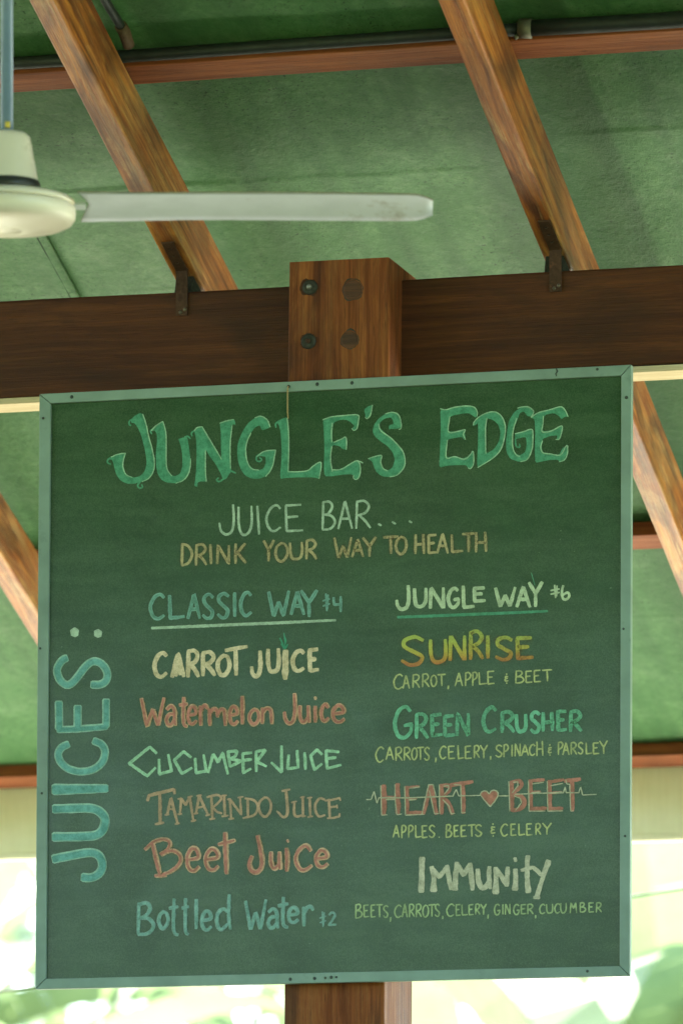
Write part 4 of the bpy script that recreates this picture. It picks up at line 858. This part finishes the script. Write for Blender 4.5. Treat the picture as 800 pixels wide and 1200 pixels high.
# short pipe that comes down the roof beside the left rafter
pa = on_plane(108, -25, P0+NU*(SH-.02), NU); pb2 = on_plane(144, 34, P0+NU*(SH-.022), NU); pc2 = on_plane(151, 53, P0+NU*(SH-.030), NU)
e = empty('pipe', Matrix.Translation(pb2), 'short dull pipe with a rusty end beside the left rafter at the top edge', 'pipe')
dd = (pb2-pa).normalized()
obj('pipe_run', tube([pa-pb2-dd*.9, pa-pb2, dd*-.004], .0085, 14), M['old_pipe'], e, None, True)
obj('pipe_end', tube([dd*-.012, dd*.006, pc2-pb2], [.0115, .0115, .0105], 14), simple('rusty_pipe_end', (.13, .085, .05), .7, .2, .3, .4, 120, .3, .001, (.05, .03, .02)), e, None, True)

# pale eave board at the low edge of the roof
eb = on_plane(20, 1006, RM(0, tl+.04, 0), N); et = on_plane(20, 924, RM(0, tl+.04, 0), N)
et0 = RM(0, tl+.035, RH)
Me = mat3(U, N, Z, Vector((et0.x, et0.y, eb.z)))
EHT = et.z-eb.z
eave = empty('eave_board', Me, 'broad pale cream band along the low far edge of the roof', 'eave board')
def linen():
    s = NT('cream_eave_board'); a = s.noise(s.coord((1, 30, 3)), 6, 5, .6); b = s.noise(s.coord((40, 40, 4)), 3, 4, .6)
    c = s.ramp(s.mix(.5, a, b), [(.35, (.78, .75, .56)), (.65, (.87, .84, .66))]); s.set(Base_Color=c, Roughness=.8, Specular_IOR_Level=.2)
    s.bump(b, .2, .002); return s.m
M['eave'] = linen()
obj('board_face', box(-7.3, 6.3, 0, .022, .016, EHT+.02, .002), M['eave'], eave)
obj('bottom_bead', box(-7.3, 6.3, -.010, .026, 0, .0155, .004), M['eave'], eave)

# ------------------------------------------------------------------ ceiling fan
FY = 9.6; FP = FY/F
fc = at(8, 240, FY)
fan = empty('ceiling_fan', Matrix.Translation(fc), 'old cream ceiling fan with a pale worn blade, hanging at the left edge', 'ceiling fan')
def L(y): return (240-y)*FP/math.cos(0)      # height of a silhouette point whose side edge is at this row
rodtop = 0.0
# roof height above the fan
den = NU.dot(Z); hz = (P0+NU*(SH-.03)-fc).dot(NU)/den
obj('down_rod', tube([(0, 0, L(160)), (0, 0, hz)], 7.4*FP, 20), M['fan_rod'], fan, None, True)
obj('yellow_sleeve', tube([(.002, -.010, L(151)), (.002, -.0106, L(144))], 3.2*FP, 12), M['wire_yellow'], fan, None, True)
obj('ceiling_cup', lathe([(.02, hz-.09), (.045, hz-.06), (.06, hz+.02)], 40), M['fan_cream'], fan, None, True)
P_ = lambda pr: [(r*FP, L(y)) for r, y in pr]
obj('motor_cover', lathe(P_([(7, 155), (16, 155.5), (23.5, 157), (26.8, 160.5), (28.4, 166), (32.5, 190), (36.8, 212), (37.2, 214), (30, 214.5)]), 64), M['fan_cream'], fan, None, True)
obj('black_band', lathe(P_([(34, 212.5), (37.8, 213), (39.2, 215), (39.6, 220), (40.5, 224), (34, 226)]), 64), M['fan_black'], fan, None, True)
obj('motor_rim', lathe(P_([(36, 226.5), (52, 228), (66, 230.5), (75, 233), (79, 235.5), (80.4, 238.5), (80.2, 241.3), (77, 242)]), 96), M['fan_cream'], fan, None, True)
obj('motor_bowl', lathe(P_([(76, 242), (79.4, 242.9), (80.6, 244.5), (80.8, 250), (80, 256), (77, 260.5), (70, 264), (56, 267), (45, 268.8), (30, 270.4), (19, 271.1), (17.5, 270.9), (16, 271.6), (0, 272)]), 96), M['fan_cream'], fan, None, True)
def blade_mesh(length, r0):
    """blade along +x: chord across y, pitched; a notched root, a rounded worn tip"""
    b = bmesh.new(); nx, ny = 44, 8; ch = .122; top = []; bot = []
    for i in range(nx+1):
        s = i/nx; x = r0+(length-r0)*s; rt = []; rb = []
        wdt = ch*(1-.10*s)
        d = (length-x)/.040
        if d < 1: wdt *= max(.30, 1-(1-d)**2.6)**(1/2.0)
        for j in range(ny+1):
            q = j/ny-.5; yy = q*wdt
            xx = x
            if i == 0: xx = r0+.016*(1-abs(q)*2)**1.0-.004
            elif i == 1: xx = max(x, r0+.016*(1-abs(q)*2)+.002)
            zc = .006*(1-(2*q)**2)-.0045*noise.noise(Vector((xx*3, q, 3)))
            edge = .0011*noise.noise(Vector((xx*40, j, 1))) if j in (0, ny) else 0
            rt.append(b.verts.new((xx, yy+edge, zc+.0012))); rb.append(b.verts.new((xx, yy+edge, zc-.0012)))
        top.append(rt); bot.append(rb)
    for i in range(nx):
        for j in range(ny):
            b.faces.new((top[i][j], top[i+1][j], top[i+1][j+1], top[i][j+1])); b.faces.new((bot[i][j+1], bot[i+1][j+1], bot[i+1][j], bot[i][j]))
    for i in range(nx):
        b.faces.new((bot[i][0], bot[i+1][0], top[i+1][0], top[i][0])); b.faces.new((top[i][ny], top[i+1][ny], bot[i+1][ny], bot[i][ny]))
    for j in range(ny):
        b.faces.new((top[0][j], top[0][j+1], bot[0][j+1], bot[0][j])); b.faces.new((bot[nx][j], bot[nx][j+1], top[nx][j+1], top[nx][j]))
    bmesh.ops.recalc_face_normals(b, faces=b.faces); return b
def blade_arm():
    b = box(70*FP, 92*FP, -.011, .011, -.0025, .0025, .001)
    return b
LEN = 499*FP
for k, az in enumerate((0, 120, 240)):
    Mk = Matrix.Rotation(R(az), 4, 'Z') @ Matrix.Translation(Vector((0, 0, L(241)))) @ Matrix.Rotation(R(-9.5), 4, 'X') @ Matrix.Rotation(R(.1), 4, 'Y')
    bl = obj('fan_blade', blade_mesh(LEN, 88*FP), M['fan_blade'], fan, Mk, False)
    bl.data.materials.append(M['fan_edge'])
    for p in bl.data.polygons:
        if abs(p.normal.z) < .5: p.material_index = 1
        else: p.use_smooth = True
    obj('blade_arm', blade_arm(), M['fan_blade'], bl)
# ------------------------------------------------------------------ ground and the garden beyond
def ground_mat(name, a, b, c, sc):
    s = NT(name); v = s.coord(which='Object'); n1 = s.noise(v, sc, 8, .65); n2 = s.noise(v, sc*.08, 5, .6)
    s.set(Base_Color=s.mix(s.ramp(n2, [(.4, 0.0), (.65, .7)]), s.ramp(n1, [(.3, a), (.6, b)]), c), Roughness=.95, Specular_IOR_Level=.1)
    s.bump(n1, .5, .02); return s.m
def slab(name, x0, x1, y0, y1, z, mat, n=1, bump=0, M_=None):
    vs = []; fs = []; nx = ny = n
    for j in range(ny+1):
        for i in range(nx+1):
            x = x0+(x1-x0)*i/nx; y = y0+(y1-y0)*j/ny
            vs.append((x, y, z+(bump*noise.noise(Vector((x*.05, y*.05, 0))) if bump else 0)))
    for j in range(ny):
        for i in range(nx):
            a = j*(nx+1)+i; fs.append((a, a+1, a+nx+2, a+nx+1))
    me = bpy.data.meshes.new(name); me.from_pydata(vs, [], fs); o = link(name, me, mat, None, M_)
    return tag(o, kind='structure')
slab('ground', -900, 900, -300, 1500, 0, ground_mat('garden_ground', (.10, .15, .045), (.19, .25, .075), (.30, .27, .15), 2.0))
fl = obj('floor', box(-9, 8, -9.2, 1.9, 0, .10, .01), ground_mat('pavilion_floor', (.060, .048, .034), (.095, .075, .052), (.075, .06, .045), 6.0), None, mat3(U, N, Z, Vector((P0.x, P0.y, 0.004))))
tag(fl, kind='structure')
pv = obj('bounce_strip', box(-14, 14, 1.902, 8.5, 0, .06, .008), ground_mat('pale_bounce_strip', (.52, .50, .38), (.64, .61, .47), (.46, .46, .32), 3.0), None, mat3(U, N, Z, Vector((P0.x, P0.y, 0.004))))  # unseen pale ground strip, added to bounce sunlight up to the roof
tag(pv, kind='structure')

def leaf_mat(name, a, b, tr=.45):
    s = NT(name); v = s.coord(); n = s.noise(v, 3.0, 5, .6); f = s.noise(v, 30, 3, .6)
    c = s.ramp(s.mix(.35, n, f), [(.35, a), (.62, b)])
    s.set(Base_Color=c, Roughness=.45, Specular_IOR_Level=.4)
    t = s.n('ShaderNodeBsdfTranslucent'); s.l(s.mix(.5, c, (.27, .37, .16)), t.inputs['Color'])
    mx = s.n('ShaderNodeMixShader'); mx.inputs[0].default_value = tr
    s.l(s.b.outputs[0], mx.inputs[1]); s.l(t.outputs[0], mx.inputs[2]); s.l(mx.outputs[0], s.out.inputs[0]); return s.m
M['banana'] = leaf_mat('banana_leaf', (.065, .115, .045), (.13, .195, .085), .5)
M['dry'] = leaf_mat('dry_leaf', (.30, .27, .15), (.42, .38, .22), .4)
M['leaf'] = leaf_mat('tree_leaf', (.045, .095, .028), (.10, .17, .05), .4)
M['leaf2'] = leaf_mat('pale_tree_leaf', (.085, .13, .06), (.15, .205, .10), .45)
M['leaf3'] = leaf_mat('added_foliage_leaf', (.12, .17, .065), (.21, .27, .11), .3)
M['bark'] = simple('bark', (.16, .13, .085), .9, 0, .1, .4, 14, .6, .01)
M['stalk'] = simple('banana_stalk', (.16, .19, .07), .7, 0, .3, .35, 6, .2, .004, (.16, .11, .06))
M['cable'] = simple('cable_sheath', (.05, .075, .035), .6, 0, .3, .2, 50)

def big_leaf(b, p, yaw, up, length, width, droop, rnd, torn=.5):
    """a long arched leaf with a folded blade, torn at the edges"""
    n = 14; prev = None; pos = Vector(p); ang = up; step = length/n
    fwd = Vector((math.cos(yaw), math.sin(yaw), 0)); side = Vector((-math.sin(yaw), math.cos(yaw), 0))
    for i in range(n+1):
        s = i/n; dr = fwd*math.cos(ang)+Vector((0, 0, math.sin(ang))); nrm = -fwd*math.sin(ang)+Vector((0, 0, math.cos(ang)))
        w_ = width*.5*max(0.02, min(1, s*5))*math.sqrt(max(.001, 1-max(0, s-.35)**2/.4225))
        if s < .12: w_ = .012
        fold = .38
        a = pos+side*w_*math.cos(fold)+nrm*w_*math.sin(fold)-Vector((0, 0, 1))*rnd.uniform(0, .06)*torn
        c = pos-side*w_*math.cos(fold)+nrm*w_*math.sin(fold)-Vector((0, 0, 1))*rnd.uniform(0, .06)*torn
        cur = (a, pos.copy(), c)
        if prev:
            for k in (0, 1):
                sh = Vector((0, 0, 0))
                if torn > .1 and rnd.random() < torn*.6: sh = -dr*step*rnd.uniform(.1, .45)
                q = [prev[k], prev[k+1], cur[k+1], cur[k]]
                if k == 0: q[3] = q[3]+sh
                else: q[2] = q[2]+sh
                b.faces.new([b.verts.new(x) for x in q])
        prev = cur; pos = pos+dr*step; ang -= droop/n*(0.5+1.2*s)
def banana(x, y, h, nl, ll, seed, label):
    rnd = random.Random(seed)
    e = empty('banana_plant', Matrix.Translation(Vector((x, y, 0))), label, 'banana plant', 'banana plants in the garden')
    b = bmesh.new()
    for k in range(3):
        ox, oy = rnd.uniform(-.12, .12), rnd.uniform(-.12, .12)
        tube([(ox, oy, 0), (ox*1.3, oy, h*.5), (ox*1.2, oy*1.2, h)], [.13-.02*k, .10, .06], 10, b)
    bmesh.ops.recalc_face_normals(b, faces=b.faces); obj('trunk', b, M['stalk'], e, None, True)
    b = bmesh.new()
    for i in range(nl):
        big_leaf(b, (rnd.uniform(-.05, .05), rnd.uniform(-.05, .05), h-.25+.3*i/nl), i*2.4+rnd.uniform(-.4, .4), rnd.uniform(.55, 1.35), ll*rnd.uniform(.75, 1.1), ll*.27, rnd.uniform(1.2, 2.3), rnd)
    obj('crown', b, M['banana'], e)
    b = bmesh.new()
    for i in range(2): big_leaf(b, (0, 0, h-.4), i*3.0+rnd.random()*2, .1, ll*.7, ll*.14, 2.3, rnd, .9)
    obj('dry_leaves', b, M['dry'], e)
    return e
def tree(x, y, h, r, seed, mat, label, n=2600, ls=.20):
    rnd = random.Random(seed)
    e = empty('tree', Matrix.Translation(Vector((x, y, 0))), label, 'tree', 'trees in the garden')
    b = bmesh.new(); tips = []
    tube([(0, 0, 0), (.05, .04, h*.3), (-.03, .1, h*.6), (.06, 0, h*.9)], [.16, .13, .09, .03], 10, b)
    for i in range(9):
        a = i*2.4+rnd.random(); z0 = h*rnd.uniform(.38, .8); L_ = r*rnd.uniform(.55, 1.0)
        tip = Vector((math.cos(a)*L_, math.sin(a)*L_, z0+h*rnd.uniform(.05, .22))); tips.append(tip)
        tube([(0, 0, z0), tip*.5+Vector((0, 0, z0*.5+.05)), tip], [.06, .04, .012], 7, b)
    bmesh.ops.recalc_face_normals(b, faces=b.faces); obj('trunk', b, M['bark'], e, None, True)
    b = bmesh.new(); tips.append(Vector((0, 0, h)))
    cl = [t+Vector((rnd.gauss(0, .3), rnd.gauss(0, .3), rnd.gauss(0, .25))) for t in tips for _ in range(3)]
    for i in range(n):
        c = rnd.choice(cl); p = c+Vector((rnd.gauss(0, .32), rnd.gauss(0, .32), rnd.gauss(0, .24)))*r*.5
        a = rnd.uniform(0, 6.28); t = rnd.uniform(-.9, .5); d = Vector((math.cos(a)*math.cos(t), math.sin(a)*math.cos(t), math.sin(t)))
        s = d.cross(Vector((rnd.gauss(0, 1), rnd.gauss(0, 1), rnd.gauss(0, 1)))).normalized(); l = ls*rnd.uniform(.6, 1.4)
        b.faces.new([b.verts.new(q) for q in (p, p+d*l*.5+s*l*.25, p+d*l, p+d*l*.5-s*l*.25)])
    obj('crown', b, mat, e); return e
bananas = [(1.15, 21.5, 3.1, 9, 2.3, 3, 'banana plant with broad pale leaves behind the right edge of the board'), (.30, 25, 3.0, 9, 2.2, 7, 'banana plant seen under the middle of the board, right of the post'),
           (-1.25, 23, 2.75, 9, 2.0, 12, 'bright green banana plant seen under the left corner of the board'), (-2.0, 27, 3.6, 9, 2.4, 21, 'banana plant behind the left edge of the board'),
           (2.4, 26, 3.2, 9, 2.4, 31, 'banana plant furthest right in the garden'), (-3.6, 24, 3.2, 9, 2.3, 44, 'banana plant furthest left in the garden')]
bananas += [(.85, 18.5, 2.35, 8, 1.9, 61, 'low banana plant behind the lower right corner of the board'), (-1.05, 19, 2.2, 8, 1.7, 73, 'low banana plant behind the lower left corner of the board'), (2.0, 30, 4.2, 10, 2.6, 85, 'tall banana plant at the right edge, beyond the others')]
for a in bananas: banana(*a)
trees = [(-4.2, 38, 6.6, 2.6, 5, M['leaf2'], 'pale leafy tree far left beyond the banana plants'), (-.9, 42, 6.2, 2.6, 6, M['leaf2'], 'pale leafy tree behind the left half of the board'),
         (3.4, 40, 7.0, 2.8, 8, M['leaf'], 'leafy tree beyond the right edge of the board'), (1.0, 46, 5.8, 2.4, 9, M['leaf2'], 'small pale tree seen under the board, right of the post'), (7.5, 44, 7.5, 3, 10, M['leaf'], 'tall tree furthest right in the garden')]
for a in trees: tree(*a)
# cable strung across the garden side
ca, cb = at(41, 1157, 13.9), at(742, 1051, 13.9); dv = cb-ca
pts = []
for i in range(61):
    s = -4+9*i/60; p = ca+dv*s; p.z += .006*(s-.5)**2-.0015; pts.append(p-ca)
cbl = obj('cable', tube(pts, .0032, 8), M['cable'], None, Matrix.Translation(ca), True)
tag(cbl, 'thin dark cable strung across the garden behind the board', 'cable')

# unseen foliage bank, added to reflect green light onto the board
def added_foliage():
    rnd = random.Random(5); vs = []; fs = []; nx, nz = 90, 26
    for j in range(nz+1):
        for i in range(nx+1):
            x = -55+110*i/nx; z = 7.0*j/nz
            d = 3.2*noise.noise(Vector((x*.16, z*.22, 1)))+1.3*noise.noise(Vector((x*.6, z*.6, 4)))
            vs.append((x+.5*noise.noise(Vector((x, z, 8))), -15+d-3*(z/6)**3, z+(1.6*noise.noise(Vector((x*.21, 3, 9))) if j == nz else 0)))
    for j in range(nz):
        for i in range(nx):
            a = j*(nx+1)+i; fs.append((a, a+1, a+nx+2, a+nx+1))
    base = list(fs)
    for k in range(9000):
        f = base[rnd.randrange(len(base))]; c = Vector(vs[f[0]])+Vector((rnd.uniform(0, 1.2), rnd.uniform(.1, .7), rnd.uniform(0, .5)))
        a = Vector((rnd.gauss(0, 1), rnd.gauss(0, 1), rnd.gauss(0, 1))).normalized()*.35; b_ = a.orthogonal().normalized()*.16; n0 = len(vs)
        vs += [tuple(c), tuple(c+a*.5+b_), tuple(c+a), tuple(c+a*.5-b_)]; fs.append((n0, n0+1, n0+2, n0+3))
    me = bpy.data.meshes.new('added_foliage'); me.from_pydata(vs, [], fs); o = link('added_foliage', me, M['leaf3'])
    tag(o, 'unseen green foliage bank behind the camera, added to tint the board', 'wood', None, 'stuff')
added_foliage()
